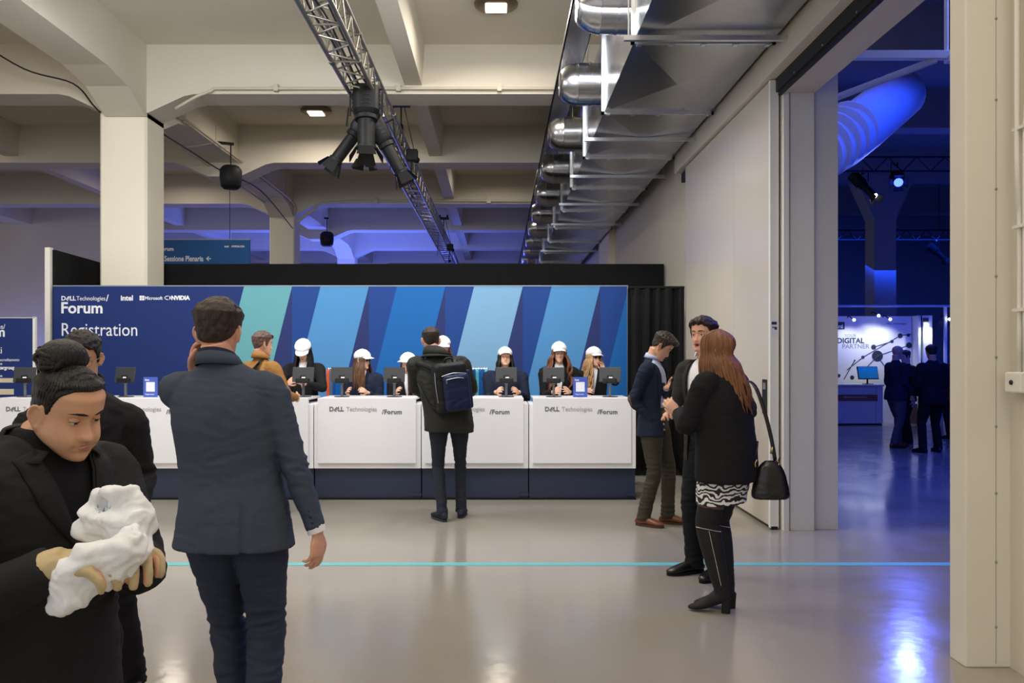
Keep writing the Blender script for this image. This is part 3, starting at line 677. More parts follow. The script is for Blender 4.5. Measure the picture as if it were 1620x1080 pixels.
M=Matrix.Translation((0,0,.20))@Matrix.Rotation(R(14),4,'Y')@Matrix.Rotation(R(-12),4,'X')
M=Matrix.Translation((0,0,.26))@Matrix.Rotation(R(8),4,'Z')@Matrix.Rotation(R(-14),4,'X')
MB().rbox(-.25,.25,-.01,.02,-.15,.15,.006,M=M).build('housing',M_black,t)
MB().box(-.235,.235,-.0125,-.0105,-.13,.135,M=M).build('screen',mat('screen_blue',(20,90,150),.2,emit=.8),t)
MB().rod((0,.03,.0),(0,.02,.2),.02).rbox(-.1,.1,-.08,.08,0,.015,.004).build('stand',M_black,t)
t=MB().rbox(PX(1424,20),PX(1440,20),-.35,-.1,0,.46,.01).build('cardboard_box',mat('cardboard',(120,90,66),.8)); t.location=(0,20,0); tag(t,'brown box standing at the foot of the booth wall','box')
# ---------------------------------------------------------------- people
def interp(tab, t, col):
    if t <= tab[0][0]: return tab[0][col]
    for a, b in zip(tab[:-1], tab[1:]):
        if t <= b[0]:
            u = (t-a[0])/(b[0]-a[0]); u = u*u*(3-2*u)*.5+u*.5
            return a[col]+(b[col]-a[col])*u
    return tab[-1][col]
G = lambda x, s: exp(-(x/s)**2)
def smooth01(t): t=max(0,min(1,t)); return t*t*(3-2*t)
class Head:
    """head in its own frame: x right, y forward, z up, origin between the ears at eye level"""
    T = [(-.118,.012,.072,.035),(-.112,.030,.082,.01),(-.095,.044,.0845,-.015),(-.072,.0555,.083,-.045),(-.045,.0635,.081,-.070),(-.015,.0695,.080,-.084),
         (0,.0715,.081,-.089),(.03,.0745,.090,-.097),(.058,.0745,.089,-.096),(.083,.061,.073,-.079),(.102,.040,.046,-.053),(.112,.021,.024,-.030),(.117,.0,.0,-.005)]
    def __init__(s, M, sc=1, jaw=1.0, fat=0.0, nose=1.0, mouth=0.0, smile=0.0):
        s.M=M; s.sc=sc; s.jaw=jaw; s.fat=fat; s.nose=nose; s.mouth=mouth; s.smile=smile
    def raw(s, th, t):
        z=-.0005-.1175*cos(pi*t)
        w=interp(s.T,z,1); f=interp(s.T,z,2); b=interp(s.T,z,3)
        if z<-.02: w*=s.jaw+(1-s.jaw)*smooth01((z+.09)/.07)
        w+=s.fat*.012*G(z+.06,.04)
        c=(f+b)/2; d=(f-b)/2; n=2.15
        sx,cx=sin(th),cos(th)
        x=w*math.copysign(abs(sx)**(2/n),sx); y=c+d*math.copysign(abs(cx)**(2/n),cx)
        return x,y,z
    def loc(s, th, t, off=0):
        x,y,z=s.raw(th,t)
        if y>.01:
            ax=abs(x); k=smooth01((y-.01)/.03)
            # sockets, brow, cheeks
            dy=-.0095*G(ax-.031,.015)*G(z+.001,.0125)
            dy+=.0035*G(ax-.026,.022)*G(z-.021,.009)
            dy+=.0045*G(ax-.040,.018)*G(z+.036,.02)+.006*s.fat*G(ax-.04,.02)*G(z+.055,.025)
            dy-=.004*G(ax-.018,.010)*G(z+.005,.016)
            # nose
            nz=(z-.010)/(-.056)
            if -.3<nz<1.35:
                h=.004+.020*smooth01(nz*1.02) if nz<1 else .024*smooth01((1.28-nz)/.28)
                if nz<0: h=.004*smooth01((nz+.3)/.3)
                wd=.0075+.0045*smooth01((nz-.35)/.6)
                dy+=h*G(x,wd)*s.nose
                dy+=.009*G(ax-.0125,.0058)*G(z+.041,.0075)*s.nose
            # mouth
            mo=s.mouth
            dy+=.0065*G(x,.023)*G(z+.0635-.002*mo,.0048)+.0075*G(x,.019)*G(z+.077+.010*mo,.0055)
            dy-=(.006+.012*mo)*G(x,.022)*G(z+.0700+.003*mo,.0030+.006*mo)
            dy-=.003*G(ax-.028,.006)*G(z+.069,.006)
            dy-=.003*G(x,.03)*G(z+.088,.005)
            dy+=.007*G(x,.019)*G(z+.104,.012)
            y+=dy*k
        if off:
            n=V((x/.0056,(y+.005)/.0085,(z-.0)/.0135 if z>0 else z/.03)); n.normalize(); x+=n.x*off; y+=n.y*off; z+=n.z*off
        return V((x*s.sc,y*s.sc,z*s.sc))
    def pt(s,p): return s.M@(V(p)*s.sc)
    def shell(s, mb, nu=80, nv=80):
        vs=[s.M@s.loc(2*pi*i/nu,(j+.5)/nv*.995+.002) for j in range(nv) for i in range(nu)]
        fs=[(j*nu+i,j*nu+(i+1)%nu,(j+1)*nu+(i+1)%nu,(j+1)*nu+i) for j in range(nv-1) for i in range(nu)]
        fs+=[tuple(range(nu))[::-1],tuple((nv-1)*nu+i for i in range(nu))]
        mb.add(vs,fs)
        for sd in (-1,1):   # ears
            E=s.M@Matrix.Translation(V((sd*(.0735+s.fat*.012*.235),-.004,-.012))*s.sc)@Matrix.Rotation(sd*R(28),4,'Z')@Matrix.Rotation(R(8),4,'X')@Matrix.Scale(s.sc,4)
            pts=[(0,-.004,-.030),(0,.004,-.022),(0,.012,-.005),(0,.014,.012),(0,.006,.027),(0,-.008,.031),(0,-.017,.020),(0,-.019,.004),(0,-.012,-.014),(0,-.004,-.030)]
            mb.tube([(sd*.006+sd*.25*abs(min(0,q[1])),q[1],q[2]) for q in pts],.0045,n=8,sub=3,M=E)
            mb.ball((sd*.001,-.003,.0),(.0065,.014,.026),12,8,M=E); mb.ball((0,-.001,-.026),(.0045,.008,.009),10,6,M=E)
    def patch(s, cond, th, base=-.004, nu=120, nv=120, ns=0, nsc=60, mb=None, full=False, band=.008):
        """skin-following layer where cond(x,y,z)>0, th = thickness function"""
        mb=mb or MB(); P={}; vs=[]; fs=[]
        val=[[None]*nu for _ in range(nv)]
        for j in range(nv):
            for i in range(nu):
                x,y,z=s.raw(2*pi*i/nu,(j+.5)/nv); val[j][i]=cond(x,y,z)
        def vid(i,j):
            if (i,j) not in P:
                f=val[j][i]; x,y,z=s.raw(2*pi*i/nu,(j+.5)/nv)
                t=base+(th(x,y,z)-base)*smooth01((f+band*.5)/band)
                if ns: t+=ns*noise.noise(V((x,y,z*.5))*nsc)*smooth01(f/band)
                P[(i,j)]=len(vs); vs.append(s.M@s.loc(2*pi*i/nu,(j+.5)/nv,t))
            return P[(i,j)]
        for j in range(nv-1):
            for i in range(nu):
                q=[(i,j),((i+1)%nu,j),((i+1)%nu,j+1),(i,j+1)]
                if max(val[b][a] for a,b in q)>-band*.5: fs.append([vid(a,b) for a,b in q])
        if full: fs.append([vid(i,nv-1) for i in range(nu)])
        return mb.add(vs,fs)
LINE_M=[(-.11,-.072),(-.085,-.066),(-.06,-.052),(-.035,-.028),(-.016,.004),(-.002,.012),(.008,-.022),(.022,-.02),(.030,.014),(.045,.040),(.062,.062),(.10,.072)]
LINE_F=[(-.11,-.062),(-.085,-.060),(-.06,-.05),(-.035,-.028),(-.016,.006),(.008,.010),(.022,.012),(.034,.030),(.050,.056),(.064,.072),(.10,.082)]
def lin(tab,t):
    if t<=tab[0][0]: return tab[0][1]
    for a,b in zip(tab[:-1],tab[1:]):
        if t<=b[0]: return a[1]+(b[1]-a[1])*(t-a[0])/(b[0]-a[0])
    return tab[-1][1]
SKIN=dict(light=(226,178,150),pink=(222,168,142),tan=(212,162,130),olive=(208,158,126),warm=(214,164,132))
def skin(k): return mat('skin_'+k,SKIN[k],.42,0,.06,18,.08,90,spec=.35)
def hairm(k,c): return mat('hair_'+k,c,.42,0,.35,60,.5,220,stretch=(1,1,.12),spec=.4)
M_eye=mat('eye_white',(226,222,216),.15); M_pup=mat('pupil',(18,14,12),.1)
def iris(k,c): return mat('iris_'+k,c,.15)
def face_parts(H,P,sk,hairmat,brown=(70,46,30),lipc=(176,104,92),gaze=(0,0),lid=.08,browm=True,detail=True,lips=True):
    for sd,nm in ((-1,'eye'),(1,'eye')):
        C=V((sd*.0305,.0625,-.001))*H.sc; r=.0132*H.sc
        E=H.M@Matrix.Translation(C)@Matrix.Rotation(-gaze[0],4,'Z')@Matrix.Rotation(gaze[1],4,'X')@Matrix.Rotation(R(-90),4,'X')
        mb=MB(); n=20; rings=[0,.12,.24,.34,.46,.60,.9,1.3,2.0,3.0]
        vs=[]; fs=[]; mi=[]
        for a in rings: vs+=[(r*sin(a)*cos(2*pi*k/n),r*sin(a)*sin(2*pi*k/n),r*cos(a)) for k in range(n)]
        for j in range(len(rings)-1):
            for k in range(n): fs.append((j*n+k,j*n+(k+1)%n,(j+1)*n+(k+1)%n,(j+1)*n+k)); mi.append(2 if rings[j+1]<=.24 else 1 if rings[j+1]<=.46 else 0)
        mb.add(vs,fs,0,E); mb.m=mi
        e=mb.build('eye',[M_eye,iris('b',brown),M_pup],P,True)
        # eyelids: upper and lower skin shells round the eyeball
        vs=[];fs=[];n1,n2=16,8; r2=r*1.10
        for (e0,e1) in ((R(90),R(22-60*lid)),(R(-80),R(-26+6*lid))):
            o=len(vs)
            for j in range(n2+1):
                el=e0+(e1-e0)*j/n2
                for k in range(n1+1):
                    az=R(-85+170*k/n1); shp=cos(az); el2=e0+(el-e0)*(1) 
                    ee=el*shp if j==n2 else el
                    vs.append((r2*cos(ee)*sin(az),r2*cos(ee)*cos(az),r2*sin(ee)))
            for j in range(n2):
                for k in range(n1): fs.append((o+j*(n1+1)+k,o+j*(n1+1)+k+1,o+(j+1)*(n1+1)+k+1,o+(j+1)*(n1+1)+k))
        lidm=MB().add(vs,fs,0,H.M@Matrix.Translation(C)); l=lidm.build('eyelid',sk,P,True); s_=l.modifiers.new('s','SOLIDIFY'); s_.thickness=.0012; s_.offset=0
        if detail:
            vs=[]
            el=R(22-60*lid)
            pts=[H.M@(C+V((r2*1.03*cos(el*cos(a))*sin(a),r2*1.03*cos(el*cos(a))*cos(a),r2*1.03*sin(el*cos(a))))) for a in [R(-75+150*k/12) for k in range(13)]]
            MB().tube(pts,.0009*H.sc,n=5,sub=1).build('eyelashes',M_pup,P,True)
    if browm:
        for sd in (-1,1):
            mb=H.patch(lambda x,y,z: (.0036*(1-((abs(x)-.031)/.023)**2)*(1.25-(abs(x)-.01)/.06)-abs(z-(.021+.004*sin((abs(x)-.012)/.036*2.6))) if y>.03 and x*sd>0 else -1),lambda x,y,z:.0016,base=-.0015,nu=220,nv=220,band=.0016)
            mb.build('eyebrow',hairmat,P,True)
    if lips:
        mo=H.mouth
        mb=H.patch(lambda x,y,z: (min((.0085+.008*mo)*(1-(abs(x)/.0265)**2)-abs(z+.0705+.004*mo)-.0008,.027-abs(x)) if y>.03 else -1),lambda x,y,z:.0013,base=-.0015,nu=220,nv=220,band=.002)
        mb.build('lips',mat('lips_%d%d%d'%lipc,lipc,.4),P,True)
        if mo: 
            MB().ball((0,.0755,-.0730),(.014+.006*H.smile,.012,.0035+.006*mo),16,8,M=H.M@Matrix.Scale(H.sc,4)).build('open_mouth',mat('mouth_dark',(60,20,20),.5) if not H.smile else mat('teeth',(238,232,224),.3),P,True)
def short_hair(H,P,m,side=.007,top=.02,line=LINE_M,ns=.006,name='hair',quiff=0):
    def cond(x,y,z): return z-lin(line,y)-(.006*sin(x*160) if y>.05 else 0)
    def th(x,y,z):
        t=side+(top-side)*smooth01((z-.015)/.06)
        t+=quiff*G(y-.075,.03)*smooth01((z-.05)/.03)
        if y<-.03: t=min(t,.0025+(.012)*smooth01((z+.06)/.06)+(top-.01)*smooth01((z-.02)/.06))
        return t
    mb=H.patch(cond,th,ns=ns,nsc=70,nu=160,nv=160,full=True)
    o=mb.build(name,m,P,True); return o
def strands(H,P,m,paths,r=(.010,.004),name='hair_lock',n=6):
    mb=MB()
    for pts in paths: mb.tube(pts,[r if 0<i<len(pts)-2 else ((r[0]*.8,r[1]*.8) if i<len(pts)-1 else (.0015,.001)) for i in range(len(pts))],n=n,sub=4,side=None)
    return mb
def arm_ik(S,Wr,l1,l2,pole):
    d=Wr-S; L=d.length
    if L>=l1+l2-.005: return S+d*(l1/(l1+l2))
    a=(l1*l1-l2*l2+L*L)/(2*L); h=sqrt(max(0,l1*l1-a*a)); u=d/L
    p=V(pole); p=p-u*p.dot(u); p.normalize(); return S+u*a+p*h
def hand(mb,Wp,D,N,thumb,s=1.0,curl=25,spread=6,fat=1.0,thumb_in=.35,curls=None):
    """palm + five separate bent fingers; thumb=+1/-1 picks the side of the palm"""
    D=V(D).normalized(); N=V(N); N=(N-D*N.dot(D)).normalized(); A=D.cross(N).normalized()*thumb
    mb.tube([Wp-D*.02*s,Wp+D*.012*s,Wp+D*.04*s,Wp+D*.075*s,Wp+D*.092*s],[(.026*s*fat,.019*s*fat),(.028*s*fat,.018*s*fat),(.038*s*fat,.017*s*fat),(.040*s*fat,.014*s*fat),(.036*s*fat,.010*s*fat)],n=14,side=A,sub=2,round_cap=False)
    for i in range(4):
        c=R(curls[i] if curls else curl*(1+.12*i)); L=(.072,.081,.075,.058)[i]*s; r=(.0092,.0095,.0090,.0080)[i]*s*fat
        off=A*(.030-.0205*i)*s*fat; ang=R(spread)*(1.5-i)
        d0=(D*cos(ang)+A*sin(ang)).normalized(); b=Wp+D*(.082-.004*abs(i-1))*s+off
        pts=[b-d0*.015*s,b]; dd=0; p=b
        for k,(f,cc) in enumerate(((.45,.55),(.30,1.25),(.25,1.9))):
            dd=c*cc; p=p+(d0*cos(dd)+N*sin(dd))*L*f; pts.append(p)
        mb.tube(pts,[r,r*1.02,r,r*.93,r*.8],n=8,sub=2,round_cap=True)
    b=Wp+D*.022*s+A*.024*s*fat; t1=(D*.75+A*.62+N*thumb_in).normalized(); t2=(D*.95+A*.15+N*thumb_in*1.6).normalized()
    mb.tube([b-t1*.01*s,b+t1*.022*s,b+t1*.046*s,b+t1*.046*s+t2*.026*s,b+t1*.046*s+t2*.045*s],[.014*s*fat,.0135*s*fat,.0112*s*fat,.0105*s*fat,.0085*s*fat],n=8,sub=2,round_cap=True)
def fold_post(amp,fx=None,sc=(9,9,22),seed=0,extra=None):
    def f(me):
        me.update(); vs=me.vertices; N=[v.normal.copy() for v in vs]
        for v,n in zip(vs,N):
            p=v.co; q=V((p.x*sc[0]+seed,p.y*sc[1],p.z*sc[2]))
            q+=V((noise.noise(q*.4),noise.noise(q*.4+V((5,0,0))),noise.noise(q*.4+V((0,7,0)))))*1.5
            r=1-abs(noise.noise(q))*2; a=amp*(fx(p) if fx else 1)
            d=a*(r-.4)
            if extra: d+=extra(p,n)
            v.co=p+n*d
        me.update()
    return f
class Person:
    def __init__(s,label,loc,yaw,wrw=None,H=1.75,shw=.195,lean=(0,0),pel=(0,0),tw=0,head=(0,0,0),hoff=(0,0,0),vox=.0055,cloth_vox=.010,
                 feet=None,wr=None,el=None,build=1.0,female=False,sk='light',headscale=1.0,headkw={},hands=None,drop=0,name='person',neckoff=(0,0,0),legs=True,shdrop=(0,0),bend=0):
        s.t=thing(name,label,'person',loc,yaw); s.H=H; s.fem=female; s.b=build; s.vox=vox; s.cv=cloth_vox; s.legs=legs; s.skm=skin(sk)
        h=H; s.P=V((pel[0],pel[1],.525*h-drop))
        s.N=V((pel[0]+lean[0]+neckoff[0],pel[1]+lean[1]+neckoff[1],.845*h-drop-bend+neckoff[2]))
        s.sp=lambda f: s.P+(s.N-s.P)*f    # f 0 pelvis 1 neck base
        c=s.N+(s.P-s.N)*.15; rx=V((cos(tw),sin(tw),0))
        s.rx=rx; s.fw=V((-rx.y,rx.x,0))
        s.S=[c-rx*shw+V((0,0,shdrop[0])),c+rx*shw+V((0,0,shdrop[1]))]; s.shw=shw
        s.l1,s.l2=.172*h,.150*h
        fe=feet or [(-.11,.02,8),(.11,0,-8)]
        s.A=[V((f[0],f[1],.085 if len(f)<4 else .085+f[3])) for f in fe]; s.fyaw=[R(f[2]) for f in fe]
        s.Hp=[s.P-rx*.088*h/1.75+V((0,0,-.01)),s.P+rx*.088*h/1.75+V((0,0,-.01))]
        s.K=[arm_ik(s.Hp[i],s.A[i],.245*h,.235*h,V((sin(-s.fyaw[i])*.6,1,0))) for i in (0,1)]
        w0=wr or [(-shw-.06,.04,.47*h),(shw+.06,.04,.47*h)]
        
        if wrw: w0=[Matrix.Rotation(-yaw,3,'Z')@(V(w)-V(loc)) for w in wrw]
        s.W=[V(w) for w in w0]; pol=el or [(-.4,-1,-.2),(.4,-1,-.2)]
        s.E=[arm_ik(s.S[i],s.W[i],s.l1,s.l2,pol[i]) for i in (0,1)]
        hy,hp,hr=[R(a) for a in head]
        hc=s.N+V((0,.022,.083*h*headscale))+V(hoff)
        M=Matrix.Translation(hc)@Matrix.Rotation(hy,4,'Z')@Matrix.Rotation(-hp,4,'X')@Matrix.Rotation(hr,4,'Y')
        s.hd=Head(M,.985*headscale*h/1.75 if not female else .955*headscale*h/1.68,jaw=.88 if female else 1.0,**headkw)
        s.hands=hands or [dict(),dict()]
        s.body()
    def body(s):
        mb=MB(); s.hd.shell(mb); h=s.H; k=s.b*(.94 if s.fem else 1)
        nb=s.hd.pt((0,-.028,-.05)); nr=.052*(.9 if s.fem else 1.06)*s.b**.5
        mb.tube([s.N-V((0,0,.05)),s.N+V((0,0,.01)),s.N.lerp(nb,.55),nb],[(nr*1.3,nr*1.15),(nr*1.12,nr*1.08),(nr,nr*1.02),(nr*.98,nr*1.05)],n=20,side=s.rx,sub=3)
        mb.tube([s.P-V((0,0,.06)),s.sp(.25),s.sp(.6),s.sp(.83),s.sp(.96)],[(.12*k,.08*k),(.11*k,.075*k),(.12*k,.075*k),(.10*k,.06*k),(.05*k,.045*k)],n=20,side=s.rx)
        for i in (0,1):
            dn=V((0,0,-.03)); mb.tube([s.S[i].lerp(s.N,.4)+dn*2,s.S[i]+dn,s.S[i].lerp(s.E[i],.5),s.E[i],s.E[i].lerp(s.W[i],.45),s.W[i]],[.035*k,.036*k,.036*k,.033*k,.034*k,(.026*k,.021*k)],n=14,sub=2,side=None)
            hk=dict(D=(s.W[i]-s.E[i]),N=(1 if i==0 else -1,.3,0),thumb=1,s=.95*h/1.75)
            hk.update(s.hands[i])
            D=V(hk['D']).normalized(); N=V(hk['N']); A=D.cross(N)
            # thumb side: forward/up side by default
            pref=V(hk.pop('tdir',(0,1,.3))); hk['thumb']=1 if A.dot(pref)>0 else -1
            hand(mb,s.W[i],**hk)
            if s.legs: mb.tube([s.Hp[i]+V((0,0,.03)),s.Hp[i].lerp(s.K[i],.5),s.K[i],s.K[i].lerp(s.A[i],.35),s.A[i],s.A[i]-V((0,0,.03))],[.075*k,.062*k,.046*k,.042*k,.026*k,.024],n=14,sub=2)
        if s.legs:
            for i in (0,1):
                if s.A[i].z>.1: continue
                f=V((sin(-s.fyaw[i]),cos(s.fyaw[i]),0)); a=s.A[i]
                mb.tube([a+V((0,0,-.045))-f*.04,a+V((0,0,-.05))+f*.05,a+V((0,0,-.058))+f*.12],[(.024,.018),(.026,.014),(.02,.008)],n=12,sub=2,side=f.cross(V((0,0,1))))
        s.bodyo=bake(mb,'body',s.skm,s.t,s.vox,1)
    def top(s,name,m,hem=.46,ease=0.0,sleeve=.92,hemw=None,waist=None,vcut=None,amp=.004,collar='suit',cuff=None,seed=0,rings=None,sl=1.0,zt=None,extra=None,vox=None,neckr=None,shr=1.0,bell=1.0,open_w=0):
        h=s.H; b=s.b; mb=MB(); e=ease; sw=s.shw
        F_=s.fem
        wa=waist or (.158 if F_ else .172)*b; he=hemw or (.188 if F_ else .188)*b
        zs=[(hem*h,he+.010,.145*b),(.50*h,he+.006,.142*b),(.55*h,(he+wa)/2+.008,.130*b),(.60*h,wa,.112*b),(.70*h,.5*(wa+sw*.95),.125*b if not F_ else .128*b),(.755*h,sw*.96,.122*b),(.792*h,sw*.90,.105*b),(.818*h,sw*.64,.082*b),(.840*h,sw*.40,.066),(.856*h,.064,.062)]
        if hem>.52: zs=[(hem*h,wa+.012,.122*b)]+[q_ for q_ in zs[3:] if q_[0]>hem*h+.01]
        if rings: zs=rings
        pts=[];rr=[]
        zP,zN=s.P.z,s.N.z; z0P,z0N=.525*h,.845*h
        for z,a,d in zs:
            f=(z-z0P)/(z0N-z0P)
            c=s.P+(s.N-s.P)*f if f>0 else s.P+V((0,0,z-z0P))
            pts.append(c); rr.append((a+e,d+e))
        mb.tube(pts,rr,n=36,side=s.rx,sub=4,ex=2.35)
        for i in (0,1):
            S,E,W=s.S[i],s.E[i],s.W[i]; W2=E.lerp(W,sleeve) if sleeve<=1 else W+(W-E).normalized()*(sleeve-1)*.25
            q=sl
            mb.tube([S.lerp(s.N,.35)-V((0,0,.035)),S.lerp(E,.02)-V((0,0,.008)),S.lerp(E,.3),S.lerp(E,.7),E,E.lerp(W,.35),W2],
                    [(.062*shr+e,.068*shr+e),(.064*q*shr+e,.072*q*shr+e),(.062*q+e,.066*q+e),(.055*q+e,.057*q+e),(.053*q+e,.052*q+e),(.047*q+e,.047*q+e),(.037*q*bell+e,.037*q*bell+e)],n=20,sub=3)
        if collar=='turtle':
            nb=s.hd.pt((0,-.02,-.07)); mb.tube([s.N-V((0,0,.04)),s.N+V((0,0,.02)),s.N.lerp(nb,.75)],[(.085,.08),(.072,.072),(.072,.074)],n=24,side=s.rx)
        def fx(p):
            w_=.55
            for i in (0,1):
                w_+=1.5*G((p-s.E[i]).length,.11)+.5*G((p-s.S[i]).length,.12)
            return min(w_,2.2)
        o=bake(mb,name,m,s.t,vox or s.cv,5,fold_post(amp,fx,seed=seed,extra=extra))
        if vcut:
            s.vcut(o,*vcut)
        return o
    def vcut(s,o,zb,zt,hw,hwb=0.0):
        """open the garment's front in a V from zb up to zt (fractions of height)"""
        me=o.data; bm=bmesh.new(); bm.from_mesh(me)
        h=s.H; 
        def at(z): 
            f=(z*h-.525*h)/(.32*h); return s.P+(s.N-s.P)*f
        B,T=at(zb),at(zt); rx,fw=s.rx,s.fw
        up=(T-B).normalized()
        pl=[]
        for sd in (-1,1):
            p0=B+rx*sd*hwb; d=(T+rx*sd*hw)-p0; n=d.cross(fw).normalized(); 
            if n.dot(rx*sd)<0: n=-n
            pl.append((p0,n))
            g=[f for f in bm.faces if (f.calc_center_median()-B).dot(fw)>0]
            ge=list({e for f in g for e in f.edges}); gv=list({v for f in g for v in f.verts})
            bmesh.ops.bisect_plane(bm,geom=gv+ge+g,plane_co=p0,plane_no=n)
        g=[f for f in bm.faces if (f.calc_center_median()-B).dot(fw)>0]
        p0=B; ge=list({e for f in g for e in f.edges}); gv=list({v for f in g for v in f.verts})
        bmesh.ops.bisect_plane(bm,geom=gv+ge+g,plane_co=B,plane_no=up)
        kill=[]
        def narm(c):
            for i in (0,1):
                for a,b in ((s.S[i],s.E[i]),(s.E[i],s.W[i])):
                    d=b-a; t=max(.18 if a is s.S[i] else 0,min(1,(c-a).dot(d)/d.dot(d)))
                    if (a+d*t-c).length<.058: return True
            return False
        for f in bm.faces:
            c=f.calc_center_median()
            if .0<(c-B).dot(fw)<.20 and not narm(c) and (c-B).dot(up)>0 and all((c-p).dot(n)<0 for p,n in pl): kill.append(f)
        bmesh.ops.delete(bm,geom=kill,context='FACES')
        bm.to_mesh(me); bm.free()
        me.polygons.foreach_set('use_smooth',[True]*len(me.polygons))
        sm=o.modifiers.new('s','SOLIDIFY'); sm.thickness=.004; sm.offset=-1
    def surf(s,o):
        me=o.data; return BVHTree.FromPolygons([v.co for v in me.vertices],[list(p.vertices) for p in me.polygons])
    def strip(s,o,edge_a,edge_b,name,m,off=.004,n=14,parent=None,thick=.003,k=4):
        """cloth strip between two polylines laid on the surface of o, as seen from the front (fw) direction"""
        bv=s.surf(o); vs=[]; fs=[]
        A=spl([V(p) for p in edge_a],n); B=spl([V(p) for p in edge_b],n)
        for a,b in zip(A,B):
            for j in range(k+1):
                p=a.lerp(b,j/k); q=bv.ray_cast(p+s.fw*.6,-s.fw,1.2)
                if q[0] is None: q=bv.find_nearest(p)
                vs.append(q[0]+s.fw*(off if 0<j<k else off*.7))
        for i in range(len(A)-1):
            for j in range(k): fs.append((i*(k+1)+j,i*(k+1)+j+1,(i+1)*(k+1)+j+1,(i+1)*(k+1)+j))
        q=MB().add(vs,fs).build(name,m,parent or s.t,True); sm=q.modifiers.new('s','SOLIDIFY'); sm.thickness=thick; sm.offset=-1
        return q
    def at(s,z,x=0,y=0):
        h=s.H; f=(z*h-.525*h)/(.32*h); c=s.P+(s.N-s.P)*f if f>0 else s.P+V((0,0,z*h-.525*h))
        return c+s.rx*x+s.fw*y
    def lapels(s,o,m,zb,zt,hw,wide=.04,hwb=0.0):
        for sd in (-1,1):
            a=[s.at(zb,sd*(hwb+.002)),s.at((zb+zt)/2,sd*((hw+hwb)/2+.002)),s.at(zt,sd*(hw+.002))]
            b=[s.at(zb,sd*(hwb+.006)),s.at(zb+(zt-zb)*.45,sd*((hw+hwb)/2+wide)),s.at(zt-.012,sd*(hw+wide*.9))]
            s.strip(o,a,b,'lapel',m,off=.006)
    def collar(s,m,name='collar',r=.066,hgt=.035,gap=35,tilt=.02,parent=None,flare=.012,th=.004,z0=.012):
        """standing collar round the neck with a gap at the front"""
        vs=[];fs=[];n=40; nb=s.hd.pt((0,-.02,-.06)); dirn=(nb-s.N).normalized()
        for j,(q,e) in enumerate(((-.012,0.004),(.35,.0),(1,0),(1.02,.004),(.45,flare),(-.15,flare*1.6))):
            for i in range(n+1):
                a=R(gap/2+(360-gap)*i/n); back=.5-.5*cos(a)
                hh=hgt*(.55+.45*back)
                p=s.N+V((0,0,z0))+dirn*(hh*q)+s.rx*((r+e)*sin(a))+s.fw*((r*1.0+e)*cos(a)) + V((0,0,tilt*back-tilt*.5))
                vs.append(p)
        for j in range(5):
            for i in range(n): fs.append((j*(n+1)+i,j*(n+1)+i+1,(j+1)*(n+1)+i+1,(j+1)*(n+1)+i))
        o=MB().add(vs,fs).build(name,m,parent or s.t,True); sm=o.modifiers.new('s','SOLIDIFY'); sm.thickness=th; sm.offset=0
        return o
    def trousers(s,m,name='trousers',amp=.005,q=1.0,hem=.5,knee=1.0,waistz=.60,seed=3,hip=1.0,vox=None,cutz=.05):
        h=s.H; b=s.b; mb=MB(); k=b
        top_=[s.P+V((0,0,(waistz-.525)*h)),s.P+V((0,0,.03*h)),s.P-V((0,0,.01*h)),s.P-V((0,0,.045*h))]
        mb.tube(top_,[(.158*k,.110*k),(.178*k*hip,.122*k),(.182*k*hip,.125*k),(.165*k*hip,.11*k)],n=32,side=s.rx,ex=2.2)
        for i in (0,1):
            A=s.A[i]; K=s.K[i]; Hh=s.Hp[i]+(s.Hp[i]-s.P)*.04
            bot=A+V((0,0,-.085+cutz)); bot.z=max(bot.z,.03)
            mb.tube([Hh+V((0,0,.01)),Hh.lerp(K,.25),Hh.lerp(K,.65),K,K.lerp(A,.35),K.lerp(A,.8),bot],
                    [(.096*k*hip,.105*k),(.094*k*hip,.102*k),(.080*q*k,.086*q*k),(.068*q*knee,.072*q*knee),(.064*q,.070*q),(.060*q,.068*q),(.062*q,.070*q)],n=24,side=s.rx,sub=3)
        def fx(p):
            w_=.7
            for i in (0,1): w_+=1.1*G((p-s.K[i]).length,.12)+1.0*G((p-s.A[i]).length,.12)
            return min(w_+.5*G((p-s.P).length,.2),2)
        return bake(mb,name,m,s.t,vox or s.cv,4,fold_post(amp,fx,sc=(6,6,24),seed=seed))
    def shoes(s,m,sole=None,name='shoe',L=.275,wd=.048,heel=.018,toe=1.0,m2=None):
        for i in (0,1):
            f=V((sin(-s.fyaw[i]),cos(s.fyaw[i]),0)); sd=f.cross(V((0,0,1))); a=s.A[i]; z=a.z-.085; o=V((a.x,a.y,0))-f*.075
            def p(t,zz): return o+f*(t*L)+V((0,0,z+zz))
            mb=MB(); mb.tube([p(.0,.055),p(.06,.05),p(.25,.052),p(.45,.05),p(.65,.041),p(.85,.033),p(.97,.028),p(1.0,.026)],
              [(.020,.022),(.032,.036),(.038,.040),(.040,.036),(wd,.030),(wd*.93,.022),(wd*.6*toe,.014),(.012*toe,.006)],n=20,side=sd,sub=3,ex=2.3)
            mb.tube([p(.22,.05),p(.25,.10),p(.24,.13)],[(.038,.048),(.036,.042),(.036,.042)],n=16,side=sd)
            so=bake(mb,name,m,s.t,.006,2)
            pts=[]
            for k in range(28):
                an=2*pi*k/28; tt=.5-.5*cos(an); ww=(wd*1.02 if tt>.5 else wd*.86)*abs(sin(an))**.75*math.copysign(1,sin(an))
                q=o+f*(tt*L*1.01-.002)+sd*ww; pts.append((q.x,q.y))
            MB().prism(pts,'z',z+.001,z+.020).build('sole',sole or M_black,so)
